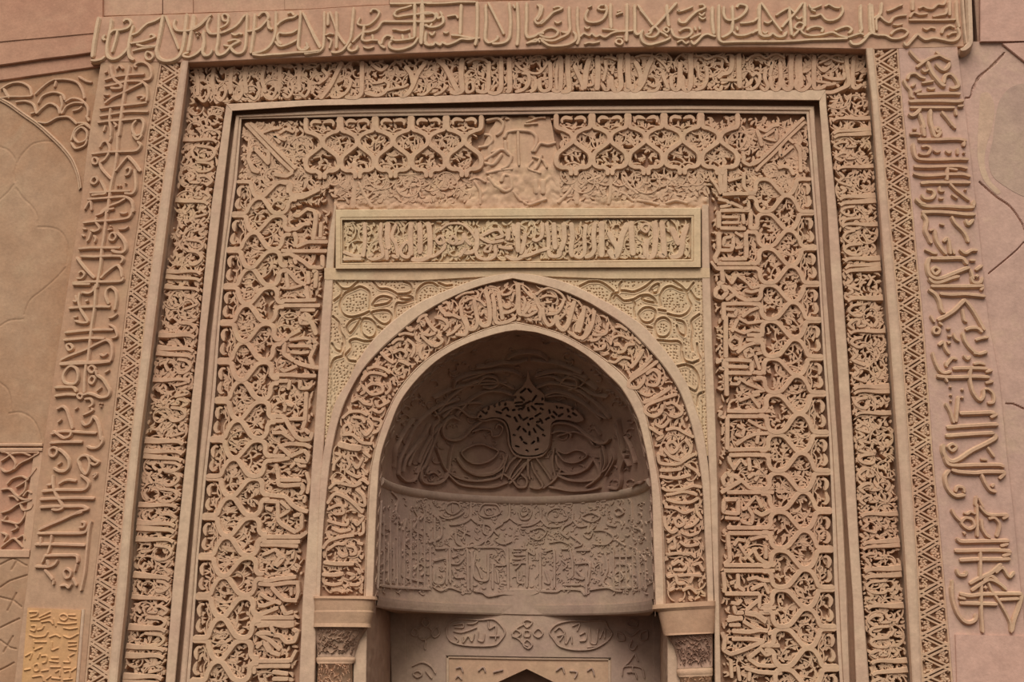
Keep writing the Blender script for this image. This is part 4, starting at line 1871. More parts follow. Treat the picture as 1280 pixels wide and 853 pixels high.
CRACKS = """
T 1160 60 1.9386 2.6
90,122 103,118 110,92 135,62 185,12
125,325 165,360 200,385 228,425 233,440
147,547 180,520 215,490 233,470
T 1120 440 8 13
1100,515 1180,525 1280,570
T 1120 0 7.757 16
760,853 790,760 870,690 960,620 1040,530
"""
# ------------------------------------------------------------------ masonry lines read off the wall
YB = 960.0                                               # everything runs on below the frame
xOL = line([(78, 126), (155, 113), (265, 99), (347, 86), (442, 71), (550, 55), (646, 42.5), (737, 32.5), (853, 17.5)])
xLL = line([(82, 200.6), (170, 185), (272, 174.5), (355, 162), (449, 151), (545, 139.5), (640, 129), (732, 118), (848, 107.5)])
xLM = line([(86, 225.6), (170, 212.5), (265, 198.5), (360, 186), (455, 175), (550, 164), (640, 154.5), (734, 146), (853, 135)])
xLI = line([(82, 239), (170, 228.5), (260, 217), (355, 205), (455, 192.5), (550, 180), (645, 170.5), (740, 164), (853, 152)])
xLF = line([(149, 280), (252, 265), (318, 258), (436, 247), (459, 244), (590, 230.5), (731, 216), (853, 207)])
xLS = line([(139, 290.5), (290, 273), (421, 257.5), (449, 256), (599, 243), (702, 233), (815, 222.5), (853, 219)])
xLE = line([(144, 294.5), (219, 285), (294, 278), (421, 263), (571, 248.5), (702, 238), (843, 225)])
xLP = line([(149, 302), (225, 296), (312, 283.5), (403, 275), (500, 268.5), (597, 257.5), (696, 248), (800, 241), (853, 237)])
xLQ = line([(262, 417), (300, 410), (395, 402), (490, 396), (585, 389.5), (680, 384), (753, 378), (853, 374)])
xLT = line([(262, 420), (350, 416), (460, 410.5), (550, 405), (600, 402), (745, 396), (853, 393)])
xOR = line([(91, 1201), (205, 1215), (287, 1224), (395, 1235), (477, 1250), (585, 1261), (667, 1270), (762, 1279)])
xRR = line([(64, 1122), (132, 1127.5), (271, 1141), (421, 1155), (566, 1165), (697, 1177), (839, 1189)])
xRL = line([(64, 1092.5), (131, 1099), (272, 1112), (425, 1127), (560, 1137), (700, 1146.5), (843, 1153)])
xRI = line([(64, 1080), (131, 1088), (251, 1096), (423, 1108.5), (566, 1118.5), (697, 1127), (843, 1136)])
xRF = line([(131, 1033), (232, 1043), (281, 1047.5), (416, 1057.5), (560, 1067), (690, 1074), (834, 1085)])
xRS = line([(130, 1024), (260, 1034), (330, 1038), (445, 1046), (570, 1054), (650, 1059), (750, 1066), (853, 1070)])
xRE = line([(140, 1018), (260, 1027), (330, 1031), (445, 1040), (570, 1049), (650, 1054.5), (750, 1059.5), (853, 1063)])
xRP = line([(142, 1008), (247, 1016), (337, 1023), (445, 1029), (540, 1036), (635, 1040), (730, 1043), (815, 1047), (853, 1050)])
xRQ = line([(262, 885.5), (340, 887.5), (445, 891), (540, 895), (640, 897.5), (740, 898.5), (853, 901)])
xRT = line([(262, 877), (350, 877.5), (460, 881), (540, 884), (600, 887), (745, 893), (853, 894)])
yT0 = line([(125.6, 20.6), (260, 16), (400, 11), (442, 8), (532, 3.7), (595, 1.2), (660, 0.3), (820, -3), (1215, -9)])
yT1 = line([(114, 78), (204, 77.6), (240, 78), (400, 71.2), (540, 65.6), (670, 61.4), (820, 58.8), (960, 58.8), (1100, 61.8), (1125, 61)])
yI0 = line([(240, 82), (390, 76), (550, 70), (700, 66.5), (850, 64), (1072, 64)])
yI1 = line([(286, 130), (390, 125), (550, 119.8), (700, 115), (850, 113.6), (1032, 112.5)])
yS = line([(290.5, 139), (390, 132.3), (550, 129.3), (700, 125.3), (850, 124), (1024, 126)])
yE = line([(294.5, 144), (440, 136), (580, 134.3), (720, 132.4), (860, 131.8), (1018, 132.5)])
yP = line([(302, 149), (440, 145.8), (580, 144), (720, 142), (860, 141), (1008, 142.5)])
# arch: edge of the opening, inner rim, lettered band, outer rim
E0L = [(462, 800), (466, 750), (469.7, 656), (472.5, 605), (476, 570), (487.5, 534), (500.6, 502.5), (522, 474), (548, 450), (578, 432.5), (609.8, 420.8), (630, 415.5), (645, 413.3)]
E0R = [(645, 413.3), (660, 414.6), (673, 416.6), (705, 428), (735, 446), (758, 467), (777.5, 487), (796, 520.6), (805.6, 556), (812, 590), (815, 620), (816.6, 675), (819.4, 759), (820.5, 800)]
E1L = [(452, 800), (455, 745), (457.5, 675), (461, 600), (467, 566), (478, 529), (498, 487.5), (529, 452.5), (565, 429), (600, 413.5), (625, 406), (645, 402.3)]
E1R = [(645, 402.3), (675, 409), (704, 418), (735, 435), (762, 453), (783, 472), (804, 504), (812, 534), (820.6, 579), (826, 610), (829.7, 656), (831.6, 739), (833, 800)]
E2L = [(398, 800), (400.3, 741), (404, 665.6), (410, 602), (415.3, 562.5), (423.7, 525), (435, 495), (452, 465), (475, 438.6), (496.5, 419), (527.5, 393.5), (565, 372), (602, 357.5), (641, 348.5)]
E2R = [(641, 348.5), (674.5, 356), (709.7, 367), (735, 378.6), (751, 388), (781, 407.6), (806, 432), (829, 458), (848.8, 488.8), (862, 524.4), (871, 562), (878, 610), (881, 675), (884, 742.6), (885.5, 800)]
E3L = [(392, 800), (395, 745), (400, 600), (406, 556), (412.5, 527), (421, 499), (435, 477), (447, 452), (465.5, 426), (492, 400.5), (524.6, 378), (565, 360.5), (601, 347.7), (641, 340.5)]
E3R = [(641, 340.5), (676, 345), (715, 356), (750, 373.4), (771.5, 385), (804, 407.6), (823.6, 428.7), (842, 452), (860, 482.5), (869.5, 511), (879, 540), (887, 600), (892, 745), (893.5, 800)]
Y_SPRING = 751.0
def cut(pts, yb):
    """drop the part of an arch line below yb"""
    p = spline(pts, 2.0); p = p[p[:, 1] <= yb]; return p
def arch_line(L, R, yl, yr, n=200):
    return np.vstack([resample(cut(L, yl), n), resample(cut(R, yr), n)[1:]])

# depths towards the viewer (metres) of each plane
D_OUT, D_LAT, D_INN, D_HOOD, D_PAN, D_PLQ, D_SPN, D_RIM = 0.0, -0.028, -0.122, -0.064, -0.150, -0.108, -0.118, -0.098
BACK = -0.24

# ------------------------------------------------------------------ the room: floor and masonry behind the carving
def box(mb, x0, x1, y0, y1, z0, z1):
    v = [(x, y, z) for x in (x0, x1) for y in (y0, y1) for z in (z0, z1)]
    mb.add(v, [(0, 1, 3, 2), (4, 6, 7, 5), (0, 4, 5, 1), (2, 3, 7, 6), (0, 2, 6, 4), (1, 5, 7, 3)])
mb = MB(); box(mb, -14, 13, -30, 1.6, -0.12, 0.0); tag(mb.build('floor', M_FLOOR), kind='structure')
for bx in ((-7, -1.62, 0.26, 1.5, 0, 7.5), (0.62, 6, 0.26, 1.5, 0, 7.5), (-1.62, 0.62, 0.26, 1.5, 4.0, 7.5), (-1.62, 0.62, 1.40, 1.5, 0, 4.0)):
    mb = MB(); box(mb, *bx); tag(mb.build('wall_back', M_RED), kind='structure')

# left wall: plain courses above the blind arch
zt = 60.0
mb = MB()
c1 = line([(-60, 58), (0, 52.5), (112, 42), (123, 41)]); c2 = line([(-60, 89), (0, 81), (111, 66), (123, 64)]); c3 = line([(-60, 106), (0, 100.5), (96, 87), (125, 83)])
uc = line([(-60, -60), (140, -66)])
def course(mb, top, bot, x0, x1, front):
    slab(mb, across(top, x0, x1), across(bot, x0, x1), front, BACK, 60, .5, int(front*1e4) % 97)
course(mb, line([(-60, -60), (140, -66)]), c1, -60, 128, -0.006)
course(mb, c1, c2, -60, 126, -0.012)
course(mb, c2, c3, -60, 127, -0.034)
tag(mb.build('wall_left', M_RED), kind='structure')
# broken stones and crack lines in the courses
mb = MB(); up0 = line([(100, -60), (660, -70), (1230, -74)])
for x0, x1, dd in ((110, 203, -.030), (203.8, 241, -.022), (241.8, 355.5, -.032), (356.2, 486, -.027), (486.5, 663, -.034)): course(mb, up0, yT0, x0, x1, dd)
course(mb, up0, line([(600, -8), (1230, -14)]), 655, 1228, -0.03)
tag(mb.build('wall_upper', M_ROSE), kind='structure')

# right wall: cracked plaster
hf = HF(1150, -70, 1345, 975, 2); 
for s in parse(CRACKS): hf.stroke(s['p'], max(2.0, s['w']*1.2), -0.014)
rr = np.random.RandomState(3)
A = up(lambda y: xOR(y)-9, 52, YB, 80); B = np.stack([np.full(80, 1345.), np.linspace(52, YB, 80)], -1)
mb = MB(); carved(mb, mesh_grid(A, B, 700, 140), -0.022, hf, BACK)
wrt = tag(mb.build('wall_right', M_MAUVE), kind='structure')
for mt_, pp in ((M_PALE, [(1226, 118), (1236, 116), (1243, 132), (1240, 160), (1233, 182), (1231, 205), (1238, 226), (1251, 240), (1246, 243), (1229, 224), (1222, 196), (1223, 160)]),
                (M_DRUM, [(1244, 150), (1250, 125), (1266, 108), (1300, 104), (1345, 120), (1345, 250), (1282, 246), (1258, 234), (1241, 220), (1236, 200), (1241, 175)])):
    q_ = spline(np.array(pp, float), 2.0, True); mb = MB(); mb.add(to3(P(q_, -.0205), .0205), ng=[list(range(len(q_)))[::-1]]); mb.build('plaster_patch', mt_, wrt)
blocks = wrt
mb = MB(); slab(mb, np.array([(1214, -60.), (1222, 52)]), np.array([(1226, -60.), (1226, 52.5)]), -0.03, BACK, 6); mb.build('joint_stone', M_DARK, blocks)
mb = MB(); slab(mb, np.array([(1225.5, -60.), (1225.5, 51.5)]), np.array([(1345, -60.), (1345, 50.5)]), 0.0, BACK, 6); mb.build('upper_stone', M_BLOCK, blocks)
mb = MB(); slab(mb, np.array([(1253., 54.5), (1282, 78), (1345, 130)]), np.array([(1300., 52), (1345, 52), (1345, 120)]), -0.006, -.021, 8); mb.build('wedge_stone', M_BLOCK, blocks)
blk = MB(); slab(blk, np.array([(1194.5, 793.5), (1200, YB)]), np.array([(1345., 797), (1345, YB)]), 0.014, -.021, 10)
slab(blk, np.array([(1186.5, 794), (1192, YB)]), np.array([(1196., 793.5), (1201, YB)]), -0.015, -.021, 10)
tag(blk.build('stone_block', M_BLOCK), 'plain pink stone slab under the right calligraphy, bottom right corner', 'stone block')

# ------------------------------------------------------------------ outer calligraphy frame
fr = thing('calligraphy_frame', 'outer frame of large raised calligraphy running up both sides and across the top', 'inscription')
mb = MB(); slab(mb, np.vstack([[(122.8, 20)], across(yT0, 126, 1206)]), np.vstack([[(113.5, 79)], across(yT1, 118, 1206)]), D_OUT, BACK, 260, .5, 4)
tband = mb.build('top_band', M_ROSE, fr)
mb = MB(); slab(mb, up(xOL, 78, YB), up(lambda y: xLL(y)-1, 78, YB), D_OUT-0.002, BACK, 160, .4, 5); lband = mb.build('left_band', M_BROWN, fr)  # left band's brown also carries the weaker light on this side
mb = MB(); slab(mb, up(lambda y: xRR(y)+1, 58, YB), up(xOR, 58, YB), D_OUT-0.002, BACK, 160, .4, 6); rband = mb.build('right_band', M_MAUVE, fr)
for par, txt, mat, h in ((tband, OUT_TOP, M_LETTER, .019), (lband, OUT_LEFT, M_TAN, .019), (rband, OUT_RIGHT, M_TAN, .020)):
    mb = MB(); strokes(mb, txt, -0.012, h, ROUND, .5, 1.32 if par is rband else 1.14); mb.build('lettering', mat, par)
mb = MB()   # roll moulding that ends the frame at the upper right, with its rounded foot
rib(mb, [(1211, -60), (1212.5, 0), (1214, 45), (1213, 54), (1207, 60), (1201, 61.5)], 8, -0.02, .05, ROUND)
rib(mb, [(1203, -60), (1204, 0), (1207, 40), (1209, 54)], 4, -0.02, .03, ROUND)
mb.build('corner_moulding', M_PALE, fr)

# ------------------------------------------------------------------ pierced lattice strips
def lattice_strip(nm, label, xa, xb, y0, y1, xm, seed, flip):
    t = thing(nm, label, 'lattice strip', 'lattice strips flanking the inner inscription')
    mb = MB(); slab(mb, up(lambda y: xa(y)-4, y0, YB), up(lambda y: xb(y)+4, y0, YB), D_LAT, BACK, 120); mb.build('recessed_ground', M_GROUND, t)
    rnd = random.Random(seed); mb = MB()
    top = -0.004
    for f in (xa, xb): rib(mb, up(f, y0, YB, 60), 2.2, D_LAT, top+.002, THIN)
    per = 12.9; k = 0; y = y0+3
    while y < YB-10:
        h = per*rnd.uniform(.93, 1.07)
        l, r = (xa, xb) if (k % 2 == 0) != flip else (xb, xa)
        sg = 1 if l is xa else -1
        for o in (-2.6, 2.6):
            a = np.array([float(l(y))+sg*1.0, y+o-1.5]); b = np.array([float(r(y+h))-sg*1.0, y+h+o+1.5])
            e = (b-a)*.10
            rib(mb, [a-e*.3, a+(b-a)*.5+(rnd.uniform(-.3, .3), rnd.uniform(-.3, .3)), b+e*.3], 3.4, D_LAT, top, THIN)
        # buds in the triangles on both sides of the slotted bar
        for side in (0, 1):
            fx = .26 if side == 0 else .74
            u0 = fx if sg > 0 else 1-fx
            cx = float(xa(y+h*.5))*(1-u0)+float(xb(y+h*.5))*u0; cy = y+h*(.78 if side == 0 else .22)
            for q in range(5):
                an = q*1.256+rnd.uniform(-.3, .3); rd = rnd.uniform(2.0, 3.6)
                blob(mb, (cx+rd*math.cos(an), cy+rd*math.sin(an)*.8), rnd.uniform(1.8, 2.5), D_LAT, top-.003, rnd.uniform(1, 1.6), an)
        for u0 in (.09, .91):
            cx = float(xa(y))*(1-u0)+float(xb(y))*u0
            blob(mb, (cx, y+h*rnd.uniform(.3, .7)), rnd.uniform(1.6, 2.3), D_LAT, top-.003, 1.4, rnd.uniform(0, 3))
        y += h; k += 1
    mb.build('lattice', M_TAN, t)
    mb = MB()
    if not flip: strip(mb, up(xb, y0, YB), up(xm, y0, YB), [(0, BACK), (0, -.012), (.06, .004), (.18, .010), (.5, .010), (.66, .004), (.72, -.010), (.76, -.03), (1.0, -.10), (1.0, BACK)])
    else: strip(mb, up(xm, y0, YB), up(xa, y0, YB), [(0, BACK), (0, -.10), (.16, -.02), (.24, .002), (.36, .008), (.8, .008), (.93, .002), (1, -.012), (1, BACK)])
    mb.build('roll_moulding', M_PALE, t)
    return t
lattice_strip('lattice_strip', 'tall strip of carved lattice beside the left upright of the outer calligraphy', xLL, xLM, 76, YB, xLI, 1, False)
lattice_strip('lattice_strip', 'tall strip of carved lattice beside the right upright of the outer calligraphy', xRL, xRR, 60, YB, xRI, 2, True)

# ------------------------------------------------------------------ scrollwork that fills the ground between letters
def quadmap(fa, fb, along_y=True):
    """(u, v): u runs along the band, v from line fa to line fb"""
    def m(u, v):
        u = np.asarray(u, float); v = np.asarray(v, float)
        if along_y: return np.stack([fa(u)*(1-v)+fb(u)*v, u], -1)
        return np.stack([u, fa(u)*(1-v)+fb(u)*v], -1)
    return m
def filler(mb, m, u0, u1, wd, seed, d0, d1, rad=.34, step=.5, wt=2.0, leaves=1.0, keep=None):
    rnd = random.Random(seed); u = u0; k = 0
    def emit(pts, w, prof=THIN, shape=None, hi=0.0):
        pts = np.array(pts)
        ok = (pts[:, 1] > .02) & (pts[:, 1] < .98) & (pts[:, 0] > u0) & (pts[:, 0] < u1)
        q = m(pts[:, 0], pts[:, 1])
        if keep is not None: ok &= keep(q)
        i = 0
        while i < len(ok):
            if ok[i]:
                j = i
                while j < len(ok) and ok[j]: j += 1
                if j-i > 2: rib(mb, q[i:j], w, d0, d1+hi, prof, raw=True, shape=shape)
                i = j
            else: i += 1
    while u < u1:
        cv = (.30 if k % 2 == 0 else .70)+rnd.uniform(-.06, .06); cu = u+rnd.uniform(-2, 2)
        r0 = wd*rad*rnd.uniform(.85, 1.15); a0 = rnd.uniform(0, 6.28); sg = 1 if k % 2 == 0 else -1
        t = np.linspace(0, 1, 34); rr_ = r0*(1-.78*t**1.2); an = a0+sg*t*8.2
        emit(np.stack([cu+rr_*np.cos(an), cv+rr_*np.sin(an)/wd], -1), wt)
        for j in range(int(10*leaves)):
            tj = rnd.uniform(0, .95); aj = a0+sg*tj*8.2; rj = r0*(1-.78*tj**1.2)
            L = rnd.uniform(5, 9.5); w = rnd.uniform(3.4, 5.4)
            x0, y0 = cu+rj*math.cos(aj), rj*math.sin(aj)
            da = aj+sg*math.pi/2+rnd.choice((-1, 1))*rnd.uniform(.5, 1.1)
            s = np.linspace(0, 1, 6); bend = rnd.uniform(-.6, .6)
            px = x0+L*s*np.cos(da+bend*s); py = y0+L*s*np.sin(da+bend*s)
            emit(np.stack([px, cv+py/wd], -1), w, THIN, (.25, .85, 1, .8, .15), -.003)
        u += wd*step*rnd.uniform(.85, 1.15); k += 1
    n = int((u1-u0)*wd/58*leaves)
    for _ in range(n):
        cu, cv = rnd.uniform(u0, u1), rnd.uniform(.04, .96); L = rnd.uniform(5, 10); an = rnd.uniform(0, 6.28); bend = rnd.uniform(-1, 1)
        s = np.linspace(0, 1, 7)
        emit(np.stack([cu+L*s*np.cos(an+bend*s), cv+L*s*np.sin(an+bend*s)/wd], -1), rnd.uniform(2.8, 5.0), THIN, (.4, .9, 1, .7, .2), -.002)

# ------------------------------------------------------------------ inner thuluth band and its hood moulding
ib = thing('thuluth_band', 'deeply undercut band of tall letters over scrolls framing the central panel', 'inscription')
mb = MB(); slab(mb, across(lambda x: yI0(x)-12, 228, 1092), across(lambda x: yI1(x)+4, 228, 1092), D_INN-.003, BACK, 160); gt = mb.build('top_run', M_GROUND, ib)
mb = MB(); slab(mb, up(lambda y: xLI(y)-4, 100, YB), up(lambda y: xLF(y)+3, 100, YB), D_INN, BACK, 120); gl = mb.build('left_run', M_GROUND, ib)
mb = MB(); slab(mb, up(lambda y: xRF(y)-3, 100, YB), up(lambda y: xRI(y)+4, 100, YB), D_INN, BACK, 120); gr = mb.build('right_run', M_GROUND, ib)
SC, LT = -0.070, -0.062
mt, ml, mr = quadmap(yI0, yI1, False), quadmap(xLI, xLF), quadmap(xRF, xRI)
for par, m, u0, u1, wd, sd in ((gt, mt, 236, 1084, 50, 11), (gl, ml, 133, YB, 50, 12), (gr, mr, 116, YB, 53, 13)):
    mb = MB(); filler(mb, m, u0, u1, wd, sd, D_INN, SC, .36, .30, 2.4, 1.7)
    mb.build('scrollwork', M_TAN, par)
mb = MB(); strokes(mb, INNER_TOP, D_INN, LT, FLAT, .5)
rnd = random.Random(21)
for u in np.arange(246, 384, 21):
    q = [(u+rnd.uniform(-3, 3), v) for v in (.08, .4, .75)]
    rib(mb, mt(*np.array(q).T), 5.5, D_INN, LT-.006); rib(mb, mt(np.array([u+2, u+9, u+15, u+13]), np.array([.8, .9, .7, .5])), 4.5, D_INN, LT-.006)
mb.build('lettering', M_TAN, gt)
def band_letters(mb, m, bars, sd, toward):
    rnd = random.Random(sd); ys = [float(b) for b in bars.split()]
    ys += [ys[-1]+26, ys[-1]+33, ys[-1]+60, ys[-1]+85]
    for y in ys:
        w = rnd.uniform(6.0, 8.2); sl = rnd.uniform(-1.5, 2.0)
        v = np.array([.02, .3, .62, .80, .90]) if toward else np.array([.98, .7, .38, .20, .10])
        uu = np.array([y-1.0, y+sl*.3, y+sl, y+sl+1, y+sl+4])
        rib(mb, m(uu, v), w, D_INN, LT, FLAT, shape=(1.25, 1.1, .9, .75, .7))
    for a, b in zip(ys[:-1], ys[1:]):
        if b-a < 16: continue
        y = a+7
        while y < b-9:
            base = .88 if toward else .12; sg = 1 if toward else -1
            hgt = rnd.uniform(.28, .5); wdt = rnd.uniform(11, 18)
            kind = rnd.randrange(3)
            if kind == 0: pu, pv = (0, .15, .55, .95, 1.0, .75), (hgt, .1, 0, .12, hgt*.8, hgt)
            elif kind == 1: pu, pv = (.35, .75, .8, .4, .3, .7, 1.1), (hgt*.9, hgt*1.1, hgt*.6, hgt*.7, .15, -.02, .1)
            else: pu, pv = (0, .4, .8, 1.2), (.02, .12, .0, .3)
            rib(mb, m(y+np.array(pu)*wdt, base-sg*np.array(pv)), rnd.uniform(4.0, 5.2), D_INN, LT-.003, FLAT)
            if rnd.random() < .6:
                v0 = base-sg*rnd.uniform(.5, .7)
                rib(mb, m(y+np.array([0, .4, .9])*wdt, v0+np.array([0, -.06*sg, .03*sg])), rnd.uniform(3.2, 4.4), D_INN, LT-.004, FLAT)
            y += wdt*rnd.uniform(.95, 1.3)
mb = MB(); band_letters(mb, ml, BARS_L, 31, True); mb.build('lettering', M_TAN, gl)
mb = MB(); band_letters(mb, mr, BARS_R, 32, False); mb.build('lettering', M_TAN, gr)
hood = [(0, BACK), (0, D_HOOD-.005), (.06, D_HOOD), (.92, D_HOOD+.004), (1, D_HOOD-.002), (1, BACK)]
mb = MB()
strip(mb, np.vstack([across(yI1, 283, 1032)]), np.vstack([across(yS, 290.5, 1024)]), hood)
strip(mb, np.vstack([[(283, 131)], up(xLF, 149, YB)]), np.vstack([[(290.5, 139)], up(xLS, 149, YB)]), hood)
strip(mb, np.vstack([[(1024, 126)], up(xRS, 140, YB)]), np.vstack([[(1032.5, 112.5)], up(xRF, 131, YB)]), hood)
mb.build('hood_moulding', M_PALE, ib)
# ------------------------------------------------------------------ plaited Kufic panel
pn = thing('plaited_kufic_panel', 'broad carved panel of plaited script and looping knots around the arch and plaque', 'carved panel')
FT = D_PAN+0.048                                        # face of the plaits
mb = MB()
slab(mb, across(lambda x: yE(x)-16, 278, 1036), across(lambda x: np.full_like(x, 268.), 278, 1036), D_PAN-.003, BACK, 90)
slab(mb, up(lambda y: xLE(y)-14, 140, YB), up(lambda y: xLQ(y)+5, 258, YB), D_PAN, BACK, 90)
slab(mb, up(lambda y: xRQ(y)-5, 258, YB), up(lambda y: xRE(y)+14, 128, YB), D_PAN, BACK, 90)
mb.build('recessed_ground', M_GROUND, pn)
brd = [(0, BACK), (0, FT-.014), (.1, FT+.006), (.45, FT+.010), (.62, FT+.004), (.66, FT-.004), (.72, FT+.003), (.9, FT+.002), (1, FT), (1, D_PAN)]
mb = MB()
strip(mb, across(yE, 294.5, 1018), across(yP, 302, 1008), brd)
strip(mb, np.vstack([[(294.5, 144)], up(xLE, 160, YB)]), np.vstack([[(302, 149)], up(xLP, 164, YB)]), brd)
strip(mb, np.vstack([[(1018, 132.5)], up(xRE, 150, YB)])[::1], np.vstack([[(1008, 142.5)], up(xRP, 156, YB)]), brd)
mb.build('border_moulding', M_PALE, pn)

GL = [225.6, 268, 312.5, 358, 403.5, 451.5, 500.6, 549.4, 597, 646, 696, 745.6, 799.5, 853, 905, 957]
GR = [222.5, 265.6, 309.4, 355, 400, 447, 492, 542, 590, 638.7, 687, 736, 785, 835.5, 886, 937]
GT = [380.6, 425, 468.7, 513.7, 557.5, 603]
GT2 = [693.7, 740, 785, 830, 876, 923.7]
pmap_l = lambda s, t: np.stack([xLP(s)*(1-t)+xLQ(s)*t, s], -1)
pmap_r = lambda s, t: np.stack([xRP(s)*(1-t)+xRQ(s)*t, s], -1)
pmap_t = lambda s, t: np.stack([s, yP(s)+t*122.0], -1)
ST = np.array([.62, .569, .541, .539, .514, .459, .394, .33, .284, .239, .193, .156, .138, .10, .018, .0])
SS = np.array([-.139, -.139, -.33, -.61, -.86, -.944, -.83, -.39, -.083, -.03, -.17, -.55, -.86, -.933, -.933, -.933])
def plait(mb, pm, g, seed, tin=None, tsc=1.0):
    rnd = random.Random(seed)
    for a, b in zip(g[:-1], g[1:]):
        c, h = (a+b)/2, (b-a)/2
        for sg in (1, -1):
            t = ST.copy()*tsc
            if tin: t[0] = tin
            q = pm(c+sg*SS*h, t)
            rib(mb, q, 6.7*(b-a)/45, D_PAN, FT, FLAT, tension=.5)
for pm, g, sd in ((pmap_l, GL, 1), (pmap_r, GR, 2), (pmap_t, GT, 3), (pmap_t, GT2, 4)):
    for k in range(len(g)-1):                            # one looping knot per pair of letter stems
        mb = MB(); plait(mb, pm, g[k:k+2], sd+k, None, 1.0 if pm is not pmap_t else 1.02); mb.build('knot', M_TAN, pn)
for nm, txt in (('left_kufic', KUFIC_L), ('right_kufic', KUFIC_R)):
    mb = MB(); strokes(mb, txt, D_PAN, FT-.001, FLAT, .22, 1.2); mb.build(nm, M_TAN, pn)
# worn, half lost stucco below the top row of knots
hf = HF(405, 205, 900, 270, 2); rs = np.random.RandomState(9)
for _ in range(900):
    p = np.array([rs.uniform(415, 890), rs.uniform(208, 262)]); r = rs.uniform(1.2, 5.5)
    hf.seg(p, p+rs.uniform(-4, 4, 2), 2*r, rs.uniform(.003, .013))
mb = MB()
edge = line([(415, 232), (440, 214), (470, 226), (500, 220), (540, 226), (580, 220), (596, 200), (612, 165), (622, 148), (688, 146), (694, 180), (705, 222), (735, 228), (760, 214), (790, 236), (830, 224), (860, 220), (890, 238)])
mb2 = np.stack([across(edge, 418, 886, 300)*(1-t)+across(lambda x: 262-.0*x, 418, 886, 300)*t for t in np.linspace(0, 1, 50)], 0)
carved(mb, mb2, D_PAN+.020, hf, D_PAN-.01); strokes(mb, ERODED, D_PAN+.01, FT-.012, ROUND, .4, 1.15); mb.build('worn_patch', M_TAN, pn, True)
# scrolls and leaves behind the script
not_patch = lambda q: ~((q[:, 0] > 425) & (q[:, 0] < 880) & (q[:, 1] > 262)) & ~((q[:, 0] > 590) & (q[:, 0] < 700) & (q[:, 1] > 150))
for nm, m, u0, u1, wd, sd, kp in (('left_scrollwork', quadmap(xLP, xLQ), 262, YB, 118, 41, None), ('right_scrollwork', quadmap(xRQ, xRP), 258, YB, 136, 42, None),
                              ('top_scrollwork', quadmap(yP, lambda x: yP(x)+112, False), 304, 1010, 112, 43, not_patch)):
    mb = MB(); filler(mb, m, u0, u1, wd, sd, D_PAN, FT-.013, .16, .07, 2.4, 1.7, kp)
    if sd == 41: filler(mb, quadmap(xLP, lambda y: 376+0*y), 152, 262, 78, 44, D_PAN, FT-.012, .2, .12, 2.4, 1.5)
    if sd == 42: filler(mb, quadmap(lambda y: 944+0*y, xRP), 150, 262, 70, 45, D_PAN, FT-.012, .2, .12, 2.4, 1.5)
    mb.build(nm, M_TAN, pn)
# split palmettes in the square cells along the border
def cells(pm, g, nm, w=1.0):
    for a, b in zip(g[:-1], g[1:]):
        if a > 860: break
        mb = MB(); c, h = (a+b)/2, (b-a)/2
        for sg in (1, -1):
            s = c+sg*h*np.array([.05, .22, .45, .62, .60]); t = np.array([.052, .040, .035, .055, .085])*w
            rib(mb, pm(s, t), 6.0, D_PAN, FT-.002, FLAT, shape=(.35, 1, 1.1, .8, .4))
            s = c+sg*h*np.array([.0, .18, .45, .75]); t = np.array([.15, .125, .12, .135])*w
            rib(mb, pm(s, t), 2.3, D_PAN, FT-.006, THIN)
        s = c+h*np.array([-.7, -.2, .3, .7]); t = np.array([.10, .155, .165, .20])*w
        rib(mb, pm(s, t), 2.2, D_PAN, FT-.006, THIN)
        mb.build(nm, M_TAN, pn)
cells(pmap_l, GL, 'palmette'); cells(pmap_r, GR, 'palmette'); cells(pmap_t, GT, 'palmette', 1.1); cells(pmap_t, GT2, 'palmette', 1.1)

# plain uprights between the panel and the arch
mb = MB()
slab(mb, up(xLQ, 256, YB), np.vstack([up(xLT, 256, 745), up(xLT, 748, YB)]), FT+.001, BACK, 120, .3, 3); mb.build('plain_upright', M_PALE, pn); mb = MB()
slab(mb, up(xRT, 256, YB), up(xRQ, 256, YB), FT+.001, BACK, 120, .3, 4)
mb.build('plain_upright', M_PALE, pn)

# ------------------------------------------------------------------ inscription plaque
pq = thing('inscription_plaque', 'long framed plaque of crowded letters directly above the pointed arch', 'plaque')
FP = -0.080
xs = (419.5, 427.8, 864.0, 876.0)
T0 = line([(419, 262.3), (660, 260.2), (876, 260)]); T1 = line([(428, 275.5), (660, 273.6), (864, 272.6)])
B1 = line([(428, 329), (660, 326.8), (864, 324.2)]); B0 = line([(419, 336.3), (660, 335), (876, 334.4)])
mb = MB(); slab(mb, across(lambda x: T1(x)-3, 424, 868), across(lambda x: B1(x)+3, 424, 868), -0.112, BACK, 60); mb.build('recessed_ground', M_YELLOW, pq)
pf = [(0, BACK), (0, FP-.004), (.05, FP), (.7, FP), (.76, FP-.005), (.82, FP-.001), (.95, FP-.002), (1, FP-.006), (1, BACK)]
mb = MB()
def q4(a): return np.array(a, float)
strip(mb, across(T0, xs[0], xs[3]), across(T1, xs[1], xs[2]), pf, 60)
strip(mb, across(B0, xs[0], xs[3]), across(B1, xs[1], xs[2]), pf, 60)
strip(mb, q4([(xs[0], T0(xs[0])), (xs[0], B0(xs[0]))]), q4([(xs[1], T1(xs[1])), (xs[1], B1(xs[1]))]), pf, 20)
strip(mb, q4([(xs[3], T0(xs[3])), (xs[3], B0(xs[3]))]), q4([(xs[2], T1(xs[2])), (xs[2], B1(xs[2]))]), pf, 20)
mb.build('frame', M_YELLOW, pq)
mb = MB(); filler(mb, quadmap(T1, B1, False), 430, 862, 52, 51, -0.112, -.093, .33, .30, 2.2, 1.5); mb.build('scrollwork', M_YELLOW, pq)
